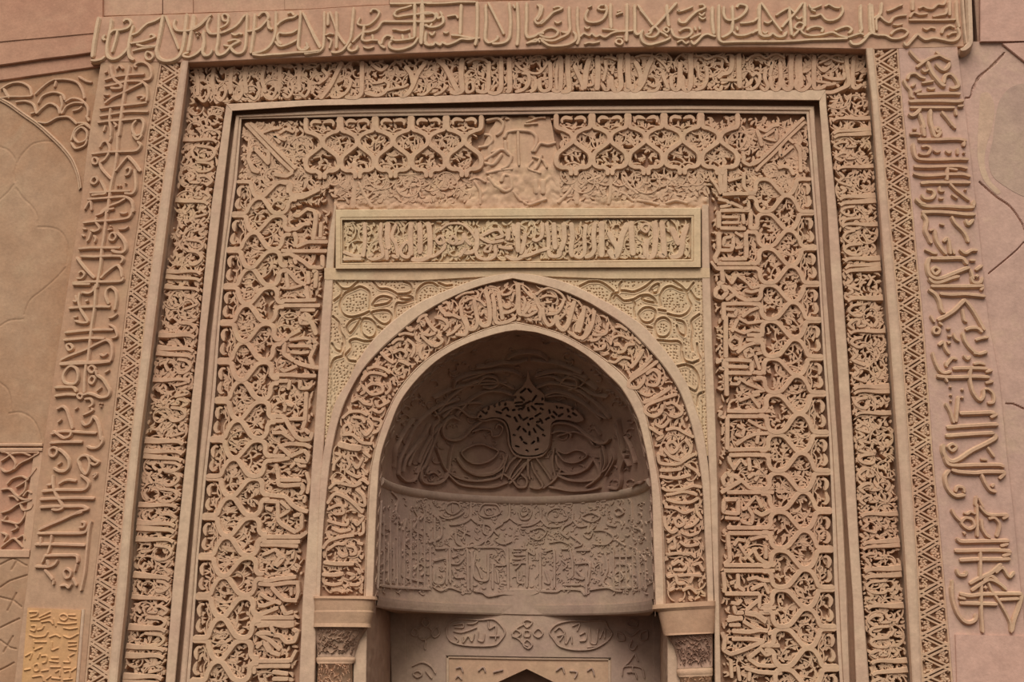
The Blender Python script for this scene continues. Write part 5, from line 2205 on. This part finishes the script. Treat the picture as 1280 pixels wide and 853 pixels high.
mb = MB(); strokes(mb, PLAQUE, -0.108, -.087, FLAT); mb.build('lettering', M_LETTER, pq)

# ------------------------------------------------------------------ spandrels
e3l, e3r = spline(E3L, 2.0), spline(E3R, 2.0)
def spandrel(label, txt, left):
    sp = thing('spandrel_panel', label, 'spandrel')
    e = e3l if left else e3r
    e = e[np.argsort(e[:, 0])]
    x0, x1 = (406.0, 642.0) if left else (641.9, 887.0)
    ax = np.linspace(x0, x1, 420)
    yt = np.full(420, 336.0)
    yb = np.interp(ax, e[:, 0], e[:, 1])+3
    if left: yb = np.where(ax < 413, 570, yb)
    else: yb = np.where(ax > 878, 570, yb)
    g = np.stack([np.stack([ax, yt*(1-t)+yb*t], -1) for t in np.linspace(0, 1, 300)], 0)
    hf = HF(400, 330, 895, 570, 4)
    lim = line([(408, 351.0), (525, 351.5), (640, 345)]) if left else line([(643, 345), (760, 349.5), (884, 349)])
    # stippled leaves: raised field with punched dots, grooved outlines with a bright lip
    rs = np.random.RandomState(5 if left else 6)
    pts = [(x+rs.uniform(-1.3, 1.3), y+rs.uniform(-1.3, 1.3)) for x in np.arange(x0, x1, 4.0) for y in np.arange(353, 560, 4.0)]
    hf.pits(pts, 1.15, .009)
    for s in parse(txt):
        p = s['p'] if left else s['p']
        hf.stroke(p+np.array([-.3, -2.0]), 2.6, .006, s['c']); hf.stroke(p+np.array([.4, 2.4]), 2.0, .004, s['c'])
    gro = HF(400, 330, 895, 570, 4)
    for s in parse(txt): gro.stroke(s['p'], 3.0, -.013, s['c'])
    hf.a = np.where(gro.a < -.002, gro.a, hf.a)
    # plain fillet along the top
    Y, X = np.mgrid[0:hf.a.shape[0], 0:hf.a.shape[1]]; yy = 330+Y/4; xx = 400+X/4
    fil = yy < lim(xx)
    hf.a = np.where(fil, .012, hf.a)
    mb = MB(); carved(mb, g, -0.112, hf, BACK); mb.build('floral_ground', M_YELLOW, sp, True)
    return sp
spandrel('left spandrel with stippled flower and curling leaves above the arch', SPAN_L, True)
spandrel('right spandrel with stippled flower and curling leaves above the arch', SPAN_R, False)

# ------------------------------------------------------------------ lettered arch
ar = thing('arch_band', 'pointed arch of raised letters between two plain rims around the niche', 'arch')
YL, YR = 748.0, 757.0
a0, a1 = arch_line(E0L, E0R, YL, YR), arch_line(E1L, E1R, YL, YR)
a2, a3 = arch_line(E2L, E2R, YL, YR), arch_line(E3L, E3R, YL, YR)
def astrip(mb, A, B, prof):
    g = np.stack([to3(P(A+(B-A)*f, max(d, -.13)), -d) for f, d in prof], 1); mb.grid(g)
    m = len(prof); n = len(A); i = np.arange(n*m).reshape(n, m)+mb.n-n*m
    mb.ng.append([int(x) for x in i[0]]); mb.ng.append([int(x) for x in i[-1][::-1]])
A_G, A_F = -0.128, -0.098
mb = MB(); astrip(mb, a3+(a3-a2)*.0, a2+(a1-a2)*.0, [(0, BACK), (0, A_F-.006), (.06, A_F+.004), (.9, A_F+.006), (1, A_F), (1, A_G-.02)]); mb.build('outer_rim', M_PALE, ar)
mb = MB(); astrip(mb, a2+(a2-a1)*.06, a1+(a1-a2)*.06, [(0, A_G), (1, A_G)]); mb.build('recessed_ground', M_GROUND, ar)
mb = MB(); astrip(mb, a1, a0, [(0, A_G-.02), (0, A_F-.006), (.08, A_F), (.14, A_F-.006), (.2, A_F), (.92, A_F), (1, A_F-.004), (1, -.20)]); mb.build('inner_rim', M_PALE, ar)
mb = MB(); strokes(mb, ARCH, A_G, A_F+.002, FLAT); mb.build('lettering', M_TAN, ar)
def amap(u, v):
    """u 0..1 along the whole arch, v 0 inner .. 1 outer"""
    k = np.asarray(u)*(len(a1)-1); i = np.clip(k.astype(int), 0, len(a1)-2); f = (k-i)[:, None]
    p = a1[i]*(1-f)+a1[i+1]*f; q = a2[i]*(1-f)+a2[i+1]*f; v = np.asarray(v)[:, None]
    return p*(1-v)+q*v
mb = MB()
L_arch = np.linalg.norm(np.diff(a1, axis=0), axis=1).sum()
filler(mb, lambda u, v: amap(u/L_arch, v), 4, L_arch-4, 52, 61, A_G, A_F-.006, .3, .28, 2.2, 1.4); mb.build('scrollwork', M_TAN, ar)
# ------------------------------------------------------------------ niche: reveal, semi-dome, ledge, drum
ni = thing('niche', 'deep shadowed niche under the arch with carved semi-dome and lettered drum', 'niche')
YF, YD, KD = 0.098, 0.20, 0.90                         # arch face, start of the curved shell, depth over half-width
w0l, w0r = P(spline(E0L, 1.5), -0.098), P(spline(E0R, 1.5), -0.098)
w0l = w0l[np.argsort(w0l[:, 1])]; w0r = w0r[np.argsort(w0r[:, 1])]
ZA = max(w0l[-1, 1], w0r[-1, 1])
xl = lambda z: np.interp(z, w0l[:, 1], w0l[:, 0]); xr = lambda z: np.interp(z, w0r[:, 1], w0r[:, 0])
Z_LT, Z_LB = float(P(np.array([474., 594.]), -.098)[1]), float(P(np.array([474., 604.]), -.098)[1])
Z_DB = float(P(np.array([466., 744.]), -.098)[1])
def shell(z, th, off=0.0):
    """point of the curved niche wall at height z, angle th (0 left .. pi right), pushed inwards by off"""
    a, b = xl(z), xr(z); c, r = (a+b)/2, (b-a)/2-off
    kd = KD*((b-a)/2)/((b-a)/2)
    return np.stack([c-r*np.cos(th), YD+np.maximum(r, 0)*kd*np.sin(th), np.broadcast_to(z, np.broadcast(z, th).shape)], -1)
mb = MB()   # reveal
z = np.concatenate([np.linspace(Z_DB-.10, Z_LT, 60), Z_LT+(ZA-Z_LT)*np.sin(np.linspace(0, math.pi/2, 120))[1:]])
front = np.concatenate([np.stack([xl(z), np.full(len(z), YF), z], -1), np.stack([xr(z[::-1]), np.full(len(z), YF), z[::-1]], -1)[1:]])
rv = np.stack([front+np.array([0, (YD-YF+.004)*t, 0]) for t in np.linspace(0, 1, 14)], 1)
hfr = HF(455, 400, 830, 770, 3)
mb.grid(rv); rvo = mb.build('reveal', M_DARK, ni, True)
rr2 = random.Random(71); mb = MB()   # wavy vine carved along the reveal
kk = np.arange(2, len(front)-2); ph = np.cumsum(np.linalg.norm(np.diff(front, axis=0), axis=1))[kk-1]
tg = front[kk+1]-front[kk-1]; tg /= np.linalg.norm(tg, axis=1)[:, None]
inw = np.stack([tg[:, 2], 0*kk, -tg[:, 0]], -1)
q = front[kk]+np.outer((YD-YF)*(.66+.20*np.sin(ph*62)), (0, 1, 0)); w = np.array([0, 1, 0])*.006
mb.grid(np.stack([q-w, q-w*.5+inw*.005, q+w*.5+inw*.005, q+w], 1)); mb.build('vine', M_DARK, rvo)
def relief(mb, zz, th, hf):
    g = shell(zz, th)
    c = np.stack([(xl(zz)+xr(zz))/2*np.ones_like(th), np.full(th.shape, YD), zz*np.ones_like(th)], -1)
    n = c-g; n = n/(np.linalg.norm(n, axis=-1)[..., None]+1e-6)
    tilt = np.clip((zz-Z_LT)/(ZA-Z_LT), 0, 1)[..., None] if np.ndim(zz) else 0
    n = n*(1-.6*tilt)+np.array([0, -.3, -.7])*.6*tilt; n /= np.linalg.norm(n, axis=-1)[..., None]
    h = hf.at(proj(g)); mb.grid(g+n*h[..., None]); return g
ZTOP = ZA-.002
def zrow(k): return Z_LT+(ZTOP-Z_LT)*np.sin(np.asarray(k)*math.pi/2)
def on_shell(p, dome):
    """(row, angle) on the curved wall whose sight line passes through p; rows 0..1 from ledge to apex, or drum foot to ledge"""
    fz = zrow if dome else (lambda k: Z_DB+(Z_LB-Z_DB)*np.asarray(k))
    f = lambda k, t: proj(shell(fz(k), t))
    K, T = np.meshgrid(np.linspace(.01, .985, 60), np.linspace(.05, math.pi-.05, 90), indexing='ij'); Q = f(K, T).reshape(-1, 2)
    p = np.asarray(p, float); i = np.array([np.argmin(((Q-x)**2).sum(1)) for x in p])
    k, t = K.ravel()[i].copy(), T.ravel()[i].copy()
    for _ in range(6):
        e = f(k, t)-p; h = 1e-4
        jk, jt = (f(k+h, t)-f(k-h, t))/(2*h), (f(k, t+h)-f(k, t-h))/(2*h)
        det = jk[:, 0]*jt[:, 1]-jk[:, 1]*jt[:, 0]; det = np.where(np.abs(det) < 1e-3, 1e-3, det)
        dk = (e[:, 0]*jt[:, 1]-e[:, 1]*jt[:, 0])/det; dt = (jk[:, 0]*e[:, 1]-jk[:, 1]*e[:, 0])/det
        k = np.clip(k-np.clip(dk, -.05, .05), 0.002, .995); t = np.clip(t-np.clip(dt, -.1, .1), .01, math.pi-.01)
    return fz(k), k, t
def snormal(k, t, dome):
    fz = zrow if dome else (lambda k: Z_DB+(Z_LB-Z_DB)*np.asarray(k))
    h = 1e-3; a = shell(fz(np.clip(k+h, 0, 1)), t)-shell(fz(np.clip(k-h, 0, 1)), t); b = shell(fz(k), t+h)-shell(fz(k), t-h)
    n = np.cross(a, b); n /= np.linalg.norm(n, axis=-1)[..., None]+1e-12
    c = np.array([float(xl(Z_LB)+xr(Z_LB))/2, YD-.2, Z_LB-.4])-shell(fz(k), t)
    return n*np.sign((n*c).sum(-1))[..., None]
def shell_rib(mb, pts, w, h, dome, prof=FLAT, closed=False, step=2.2, raw=False):
    q = np.asarray(pts, float) if raw else spline(pts, step, closed)
    if closed: q = np.vstack([q, q[:1]])
    if len(q) < 3: return
    z, k, t = on_shell(q, dome); base = shell(z, t); n = snormal(k, t, dome)
    tg = np.gradient(base, axis=0); tg /= np.linalg.norm(tg, axis=1)[:, None]+1e-12; sd = np.cross(n, tg); m = len(prof)
    e = np.minimum(np.arange(len(q)), np.arange(len(q))[::-1]); wv = w*.0050*(np.clip(.5+e*.5, 0, 1) if not closed else np.ones(len(q)))
    hh = h*_rh.uniform(.92, 1.08)
    g = np.stack([base+sd*(o*wv)[:, None]+n*(hh*a-.003) for o, a in prof], 1); mb.grid(g)
    if not closed: mb.ng += [list(range(mb.n-len(q)*m, mb.n-len(q)*m+m)), list(range(mb.n-m, mb.n))[::-1]]
rs = np.random.RandomState(14)
th = np.linspace(0, math.pi, 160)[None, :]
kd_ = np.linspace(0, 1, 90)[:, None]
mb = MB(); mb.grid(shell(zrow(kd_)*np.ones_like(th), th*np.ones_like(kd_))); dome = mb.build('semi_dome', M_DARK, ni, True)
mb = MB()
for k_ in parse(DOME)+parse(DOME_TOP): shell_rib(mb, k_['p'], k_['w']*1.5, .034, True, ROUND, k_['c'])
for _ in range(210):
    c = np.array([rs.uniform(476, 812), rs.uniform(425, 604)]); r = rs.uniform(3, 9); a = rs.uniform(0, 6.28); t = np.linspace(0, rs.uniform(2.5, 5), 10)
    shell_rib(mb, np.stack([c[0]+r*(1-.15*t)*np.cos(a+t), c[1]+r*(1-.15*t)*np.sin(a+t)*.8], -1), 1.8, .013, True, THIN, raw=True)
mb.build('scroll_ribs', M_DARK, dome)
mb = MB(); kq = np.linspace(0, 1, 12)[:, None]
mb.grid(shell((Z_DB+(Z_LB-Z_DB)*kq)*np.ones_like(th), th*np.ones_like(kq))); drum = mb.build('lettered_drum', M_DRUM, ni, True)
mb = MB()
for k_ in parse(DRUM): shell_rib(mb, k_['p'], k_['w']*1.2, .015, False, FLAT, k_['c'])
for x in np.arange(470, 530, 8.5): shell_rib(mb, [(x, 632+rs.uniform(0, 20)), (x+.4, 690), (x+.2, 737)], 2.6, .014, False)
for x in np.arange(768, 814, 8.0): shell_rib(mb, [(x, 690+rs.uniform(-8, 8)), (x, 715), (x, 739)], 2.6, .014, False)
mb.build('kufic_bars', M_DRUM, drum)
mb = MB()
for _ in range(900):
    c = np.array([rs.uniform(468, 818), rs.uniform(625, 741)]); r = rs.uniform(1.8, 5); a = rs.uniform(0, 6.28); t = np.linspace(0, rs.uniform(1.5, 3.8), 7)
    shell_rib(mb, np.stack([c[0]+r*(1-.18*t)*np.cos(a+t), c[1]+r*(1-.18*t)*np.sin(a+t)], -1), rs.uniform(1.6, 2.6), .010, False, THIN, raw=True)
mb.build('leaf_filling', M_DRUM, drum)
mb = MB()   # rounded ledge between dome and drum
sec = [(Z_LB-.004, -.004), (Z_LB, .008), (Z_LB+(Z_LT-Z_LB)*.2, .012), (Z_LB+(Z_LT-Z_LB)*.32, .018), (Z_LB+(Z_LT-Z_LB)*.8, .020), (Z_LT, .014), (Z_LT+.004, -.004)]
G = np.stack([shell(np.full(120, a), np.linspace(0, math.pi, 120), o) for a, o in sec], 0)
G = np.concatenate([G[:, :1]-np.array([.0, .012, 0]), G, G[:, -1:]-np.array([.0, .012, 0])], 1); mb.grid(G)
for c in (0, -1): mb.add(G[:, c], ng=[list(range(len(sec)))])
mb.build('ledge', M_DRUM, ni, True)
# plain lip under the drum and the soffit behind it
YSL = float(shell(np.array([Z_DB]), np.array([math.pi/2]))[0, 1])+.004
Z_LIP = Z_DB-.062
mb = MB()
tt = np.linspace(0, math.pi, 120)
lip = [shell(np.full(120, a), tt, o) for a, o in ((Z_DB+.002, -.002), (Z_DB, .014), (Z_DB-.02, .012), (Z_LIP+.01, .006), (Z_LIP, .0))]
bk = lip[-1].copy(); bk[:, 1] = YSL+.02
G = np.stack(lip+[bk], 0); mb.grid(G)
for c in (0, -1): mb.add(G[:, c], ng=[list(range(len(G)))])
mb.build('drum_lip', M_DRUM, ni)
# pierced boss hanging on the dome
edge = np.array([(540+float(a.split(',')[0])/5.333, 440+float(a.split(',')[1])/5.333) for a in BOSS_EDGE.split()])
edge = spline(edge, 1.0, True, .45)
nth, nz = 420, 380
thb = np.linspace(math.pi*.27, math.pi*.80, nth)[None, :]; zb = np.linspace(Z_LT+.16, ZA-.03, nz)[:, None]
S = shell(zb*np.ones_like(thb), thb*np.ones_like(zb)); 
Cc = np.stack([(xl(zb)+xr(zb))/2*np.ones_like(thb), np.full((nz, nth), YD), zb*np.ones_like(thb)], -1)
nn = Cc-S; nn /= np.linalg.norm(nn, axis=-1)[..., None]; nn = nn*.55+np.array([0, -.35, -.55]); nn /= np.linalg.norm(nn, axis=-1)[..., None]
Sf = S+nn*.042; px = proj(Sf); cpx = (px[:-1, :-1]+px[1:, 1:])/2
keep = inside(cpx, edge)
for h in BOSS_HOLES.split('|'):
    p, q = [np.array([540+float(v.split(',')[0])/5.333, 440+float(v.split(',')[1])/5.333]) for v in h.split()]
    ab = q-p; t = np.clip(((cpx-p)@ab)/(ab@ab+1e-9), 0, 1); d = np.hypot(*np.moveaxis(cpx-p-t[..., None]*ab, -1, 0))
    keep &= d > 1.5
idx = np.arange(nz*nth).reshape(nz, nth); N0 = nz*nth
q = np.stack([idx[:-1, :-1], idx[:-1, 1:], idx[1:, 1:], idx[1:, :-1]], -1)
mb = MB(); quads = [q[keep]]
for ax, sh, e in ((0, 1, (0, 1)), (0, -1, (2, 3)), (1, 1, (3, 0)), (1, -1, (1, 2))):
    nb = np.zeros_like(keep)
    if ax == 0 and sh == 1: nb[1:] = keep[:-1]
    elif ax == 0: nb[:-1] = keep[1:]
    elif sh == 1: nb[:, 1:] = keep[:, :-1]
    else: nb[:, :-1] = keep[:, 1:]
    b = q[keep & ~nb]; quads.append(np.stack([b[:, e[1]], b[:, e[0]], b[:, e[0]]+N0, b[:, e[1]]+N0], -1))
allv = np.concatenate([Sf.reshape(-1, 3), (S+nn*.018).reshape(-1, 3)]); Q = np.concatenate(quads)
used, inv = np.unique(Q, return_inverse=True)
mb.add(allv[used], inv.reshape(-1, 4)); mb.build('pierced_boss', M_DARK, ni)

# ------------------------------------------------------------------ flat slab at the back of the niche, below the drum
sl = thing('prayer_slab', 'flat carved slab with quatrefoil medallions under the niche drum', 'carved slab')
DS = -YSL
hs = HF(480, 740, 850, 975, 3); pass
mb = MB()
apex = np.array([658.3, 836.5]); lA = np.array([622.5, 853.]); rA = np.array([692., 853.])
slope = lambda x: np.where(x < apex[0], apex[1]+(apex[0]-x)*(lA[1]-apex[1])/(apex[0]-lA[0]), apex[1]+(x-apex[0])*(rA[1]-apex[1])/(rA[0]-apex[0]))
def patch(mb, x0, x1, ya, yb, d, hf, n, m, back=None):
    ax = np.linspace(x0, x1, n); a = ya(ax) if callable(ya) else np.full(n, float(ya)); b = yb(ax) if callable(yb) else np.full(n, float(yb))
    carved(mb, np.stack([np.stack([ax, a*(1-t)+b*t], -1) for t in np.linspace(0, 1, m)], 0), d, hf, back)
yo = line([(507, 765.2), (660, 769.5), (816, 769.5)]); yi = line([(557, 819.5), (660, 821.5), (764, 822.5)])
patch(mb, 507, 816, yo, YB, DS+.008, hs, 10, 10, DS-.05) if False else None
patch(mb, 507, 557.5, yo, YB, DS+.010, hs, 90, 220, DS-.05)
patch(mb, 557.5, 764, yo, yi, DS+.010, hs, 320, 90, DS-.05)
patch(mb, 764, 816, yo, YB, DS+.010, hs, 90, 220, DS-.05); mbord = mb.build('medallion_border', M_DRUM, sl, True)
clus = {}
for k in parse(SLAB):
    cx_, cy_ = k['p'].mean(0)
    if cy_ > 824 and 556 < cx_ < 766: key = 'p'
    else: key = min(((531, 790), (595, 792), (660, 793), (727, 792), (792, 792), (530, 845), (792, 846)), key=lambda c: math.hypot((cx_-c[0])*.7, cy_-c[1]))
    clus.setdefault(key, []).append(k)
for key, ks in clus.items():
    mb = MB(); dd = DS-.006 if key == 'p' else DS+.010
    for k in ks: rib(mb, k['p'], k['w']*1.9, dd-.004, dd+.014, ROUND, k['c'])
    mb.build('inner_carving' if key == 'p' else 'cartouche' if key in ((595, 792), (727, 792)) else 'medallion', M_DRUM, sl)
mb = MB(); bx = line([(480, 740), (850, 744)])
slab(mb, np.array([(486., 745.), (492, YB)]), np.array([(507., 745.), (507, YB)]), DS+.018, DS-.05, 20)
slab(mb, np.array([(816., 748.), (816, YB)]), np.array([(838., 748.), (838, YB)]), DS+.018, DS-.05, 20)
slab(mb, across(line([(490, 735), (840, 738)]), 490, 838), across(yo, 490, 838), DS+.018, DS-.05, 40, .4, 8); mb.build('outer_border', M_DRUM, sl)
mb = MB(); patch(mb, 558, 658.25, lambda x: yi(x)+1, lambda x: np.minimum(slope(x), 905.), DS-.006, hs, 150, 60, DS-.10)
patch(mb, 658.25, 763, lambda x: yi(x)+1, lambda x: np.minimum(slope(x), 905.), DS-.006, hs, 150, 60, DS-.10)
mb.build('inner_panel', M_TAN, sl, True)
mb = MB(); q = lambda a: np.array(a, float)
slab(mb, across(lambda x: yi(x)+.5, 558, 763), across(lambda x: yi(x)+4.0, 558, 763), DS+.003, DS-.05, 30)
slab(mb, q([(557.5, 820), (557.5, 905)]), q([(561, 820), (561, 905)]), DS+.003, DS-.05, 10)
slab(mb, q([(760, 823), (760, 905)]), q([(764, 823), (764, 905)]), DS+.003, DS-.05, 10); mb.build('inner_fillet', M_PALE, sl)
mb = MB(); slab(mb, q([(540, 815), (540, YB)]), q([(780, 815), (780, YB)]), DS-.16, DS-.22, 6); mb.build('recess_back', M_DARK, sl)

# ------------------------------------------------------------------ corner columns under the arch
def half(mb, rows, n=40):
    """stacked half-round sections: (y left, x left, y right, x right, depth of sides, bulge, squareness)"""
    R = []
    for yl_, x0, yr_, x1, d, bulge, sq in rows:
        a, b = P(np.array([x0, yl_]), d), P(np.array([x1, yr_]), d)
        t = np.linspace(0, math.pi, n); c = np.sign(np.cos(t))*np.abs(np.cos(t))**sq; s = np.sin(t)**sq
        u = (1-c)/2
        R.append(np.stack([a[0]+(b[0]-a[0])*u, -d-bulge*s, a[1]+(b[1]-a[1])*u], -1))
    g = np.stack(R, 0); mb.grid(g)
    mb.ng.append([int(i) for i in range(mb.n-g.shape[0]*n, mb.n-g.shape[0]*n+n)]); mb.ng.append([int(i) for i in range(mb.n-n, mb.n)][::-1])
def column(label, rows_ab, rows_bell, rows_ring, rows_shaft, seed, xr_, shaft_fn):
    t = thing('corner_column', label, 'column', 'columns carrying the arch')
    mb = MB(); half(mb, rows_ab); mb.build('abacus', M_BROWN, t, False)
    mb = MB(); half(mb, rows_bell); b = mb.build('capital', M_DARK, t, True)
    mb = MB(); half(mb, rows_ring); mb.build('neck_ring', M_TAN, t, True)
    mb = MB(); half(mb, rows_shaft); mb.build('shaft', M_TAN, t, True)
    rnd = random.Random(seed)
    def on(rows, name, mat, n_, hgt):
        """curling leaves wrapped on a section stack"""
        mb = MB()
        ys = np.array([(r[0]+r[2])/2 for r in rows])
        def pt(u, v, o):
            k = np.interp(v, [0, 1], [0, len(rows)-1]); i = min(int(k), len(rows)-2); f = k-i
            r = [rows[i][j]*(1-f)+rows[i+1][j]*f for j in range(7)]
            a, b = P(np.array([r[1], r[0]]), r[4]), P(np.array([r[3], r[2]]), r[4]); an = u*math.pi
            c = np.sign(math.cos(an))*abs(math.cos(an))**r[6]; s = math.sin(an)**r[6]; uu = (1-c)/2
            return np.array([a[0]+(b[0]-a[0])*uu, -r[4]-(r[5]+o)*s-o*.3, a[1]+(b[1]-a[1])*uu])
        for _ in range(n_):
            u0, v0 = rnd.uniform(.14, .84), rnd.uniform(.05, .85); a = rnd.uniform(0, 6.28); L = rnd.uniform(.07, .14); bd = rnd.uniform(-2.4, 2.4)
            P_ = []
            for s in np.linspace(0, 1, 8):
                u, v = u0+L*.55*s*math.cos(a+bd*s), v0+L*1.3*s*math.sin(a+bd*s); P_.append((min(max(u, .06), .94), min(max(v, .02), .98)))
            P_ = np.array(P_); w = .010*(1-np.abs(np.linspace(-.8, .9, 8)))+.004
            tg = np.gradient(P_, axis=0); nr_ = np.stack([-tg[:, 1], tg[:, 0]], -1); nr_ /= np.linalg.norm(nr_, axis=1)[:, None]+1e-9
            g = []
            for j in range(8):
                g.append([pt(*(P_[j]+nr_[j]*w[j]*1.5), -.002), pt(*P_[j], hgt), pt(*(P_[j]-nr_[j]*w[j]*1.5), -.002)])
            mb.grid(np.array(g))
        mb.build(name, mat, t)
    on(rows_bell, 'leaf_carving', M_DARK, 130, .008)
    on(rows_shaft[:2], 'shaft_carving', M_TAN, 110, .007)
    return t
column('left corner column with smooth brownish abacus and leafy capital under the arch',
       [(746.5, 393, 746.5, 471.5, -.125, .075, .6), (749, 393, 750.5, 472, -.125, .080, .6), (752, 394, 752, 468.5, -.125, .074, .6), (764, 394, 764, 466.5, -.125, .072, .65), (766, 393.5, 766, 467, -.125, .075, .65), (780, 393, 780, 463.5, -.125, .070, .7), (784.5, 392.5, 785, 464, -.125, .076, .7)],
       [(784, 394, 785, 460, -.13, .060, .8), (800, 395, 800, 450, -.13, .052, .85), (812, 396.5, 812, 445.5, -.13, .046, .9), (822, 397, 822, 442.5, -.13, .043, .9)],
       [(821, 396.5, 821, 442, -.13, .044, .9), (823, 395.5, 823, 444.5, -.13, .052, .9), (827, 395.5, 827, 444.5, -.13, .053, .9), (830, 397, 830, 441, -.13, .044, .9)],
       [(829, 397, 829, 440.5, -.13, .042, .95), (880, 395.5, 880, 440.5, -.13, .042, .95), (YB, 394, YB, 439.5, -.13, .042, .95)], 1, 0, None)
column('right corner column with chipped abacus and leafy capital under the arch',
       [(757, 815.5, 752, 894, -.125, .075, .6), (762.5, 815, 758, 894, -.125, .080, .6), (766, 822, 762, 893.5, -.125, .070, .6), (780, 826, 778, 893, -.125, .068, .65), (793, 829, 791, 892.5, -.125, .066, .7), (795.5, 830, 792.5, 892, -.125, .070, .7)],
       [(795, 833, 792, 891, -.13, .056, .8), (808, 842, 806, 891, -.13, .050, .85), (822, 846, 820, 891, -.13, .046, .9), (837, 847, 835, 890.5, -.13, .043, .9)],
       [(836, 846.5, 834, 890.5, -.13, .044, .9), (838, 845.5, 836, 891, -.13, .052, .9), (844, 846, 843, 891, -.13, .053, .9), (847, 849, 845, 890.5, -.13, .044, .9)],
       [(846, 850, 845, 890, -.13, .042, .95), (885, 850.5, 885, 890.5, -.13, .042, .95), (YB, 851, YB, 891.5, -.13, .042, .95)], 2, 0, None)
# plain jambs: face beside the shaft and the carved side wall running back to the slab
jb = ni
def jamb(t, xa, xb, y0, dface, side):
    mb = MB(); slab(mb, np.array([(xa, y0), (xa, YB)], float), np.array([(xb, y0), (xb-(3 if side > 0 else -1), YB)], float), dface, BACK, 30); fc = mb.build('jamb', M_PALE, t)
    e = np.array([(xb if side > 0 else xa, y) for y in np.linspace(y0, YB, 60)], float)
    if side > 0: e[:, 0] -= np.linspace(0, 3, 60)
    w = P(e, dface); ys = np.linspace(-dface+.004, YSL+.03, 40)
    g = np.stack([to3(w, y) for y in ys], 1)
    r = np.random.RandomState(3); hgt = np.zeros(g.shape[:2])
    for _ in range(90):
        ci, cj, a = r.uniform(0, 60), r.uniform(3, 36), r.uniform(0, 6.28); I, J = np.mgrid[0:60, 0:40]
        hgt = np.maximum(hgt, .007*np.exp(-(((I-ci)*math.cos(a)+(J-cj)*math.sin(a))**2/8+(-(I-ci)*math.sin(a)+(J-cj)*math.cos(a))**2/1.6)))
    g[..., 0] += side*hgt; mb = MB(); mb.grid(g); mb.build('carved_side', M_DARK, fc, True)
jamb(jb, 441.5, 459.0, 752, -.135, 1)
jr = ni
jamb(jr, 834.5, 851, 760, -.135, -1)

# ------------------------------------------------------------------ left side: blind arch, scroll panel, hexagon panel, ochre tablet
ba = thing('blind_arch_panel', 'shallow blind arch with lobed lines on the plain wall at the far left', 'wall panel')
DB = -0.05
hb = HF(-70, 75, 135, 575, 3)
bl = parse(BLIND)
for s in bl[1:]: hb.stroke(s['p'], 2.0, .0045); hb.stroke(s['p']+np.array([-.9, 1.1]), 2.2, -.004)
A = up(lambda y: np.full_like(y, -60.), 84, 556, 60); B = up(lambda y: xOL(y)+2, 84, 556, 60)
mb = MB(); carved(mb, mesh_grid(A, B, 420, 170), DB, hb, BACK); mb.build('lobed_field', M_WARM, ba, True)
mb = MB(); e = spline(bl[0]['p'], 2.0); strip(mb, e+np.array([1.6, -1.6]), e+np.array([-2.0, 2.0]), [(0, DB), (.05, DB+.014), (.4, DB+.016), (.5, DB+.008), (.6, DB+.013), (.95, DB+.011), (1, DB)], 90)
mb.build('arch_moulding', M_TAN, ba)
mb = MB(); strokes(mb, SCROLL_L, DB, DB+.018, ROUND, .5, .85); mb.build('scroll_carving', M_TAN, ba)
mb = MB(); sx = across(line([(-60, 554), (54, 554)]), -60, 53); slab(mb, sx, sx+np.array([0, 4.2]), DB+.010, BACK, 20); slab(mb, sx+np.array([0, 6]), sx+np.array([-.5, 10.5]), DB+.012, BACK, 20); mb.build('sill_moulding', M_TAN, ba)
sp = thing('scroll_panel', 'small square panel of bold interlaced scrolls at the left edge below the blind arch', 'carved panel')
mb = MB(); slab(mb, up(lambda y: np.full_like(y, -60.), 563, 690), up(lambda y: xOL(y)+2, 563, 690), DB-.012, BACK, 30); mb.build('ground', M_RED, sp)
mb = MB(); strokes(mb, SCROLL_B, DB-.012, DB+.012, ROUND, .5, .85); mb.build('scroll_carving', M_TAN, sp)
mb = MB(); sx = across(line([(-60, 687), (35, 687.5)]), -60, 37); slab(mb, sx, sx+np.array([-.8, 10]), DB+.012, BACK, 20)
slab(mb, up(lambda y: xOL(y)-11, 565, 690), up(lambda y: xOL(y)+1, 565, 690), DB+.004, BACK, 30); mb.build('border', M_TAN, sp)
hx = thing('hexagon_panel', 'plain panel with incised hexagon lines in the lower left corner', 'wall panel')
hh = HF(-70, 685, 45, 975, 3)
for s in parse(HEXL): hh.stroke(s['p'], 2.2, -.008, tension=.15)
A = up(lambda y: np.full_like(y, -60.), 696, YB, 60); B = up(lambda y: xOL(y)+2, 696, YB, 60)
mb = MB(); carved(mb, mesh_grid(A, B, 280, 100), DB+.004, hh, BACK); tag(mb.build('incised_field', M_WARM, hx, True))
tb = thing('inscription_tablet', 'ochre tablet of worn angular script under the left calligraphy upright', 'tablet')
ht = HF(15, 750, 115, 975, 4); ht.draw(TABLET, .007, 1.0)
tx = parse(TABLET)
for k in range(60):
    s = tx[k % len(tx)]; ht.stroke(s['p']+np.array([-5.5-(k % 3), 98.+(k % 5)]), s['w'], .007)
A = np.array([(34.5, 760.), (21, YB-30)]); B = np.array([(101.5, 763.), (88, YB-30)])
mb = MB(); carved(mb, mesh_grid(A, B, 420, 160), .008, ht, -.02); mb.build('script_field', M_OCHRE, tb, True)
mb = MB(); slab(mb, np.array([(101.5, 762.), (88, YB-30)]), np.array([(105.5, 762.), (92, YB-30)]), .006, -.02, 20); mb.build('edge_fillet', M_PALE, tb)
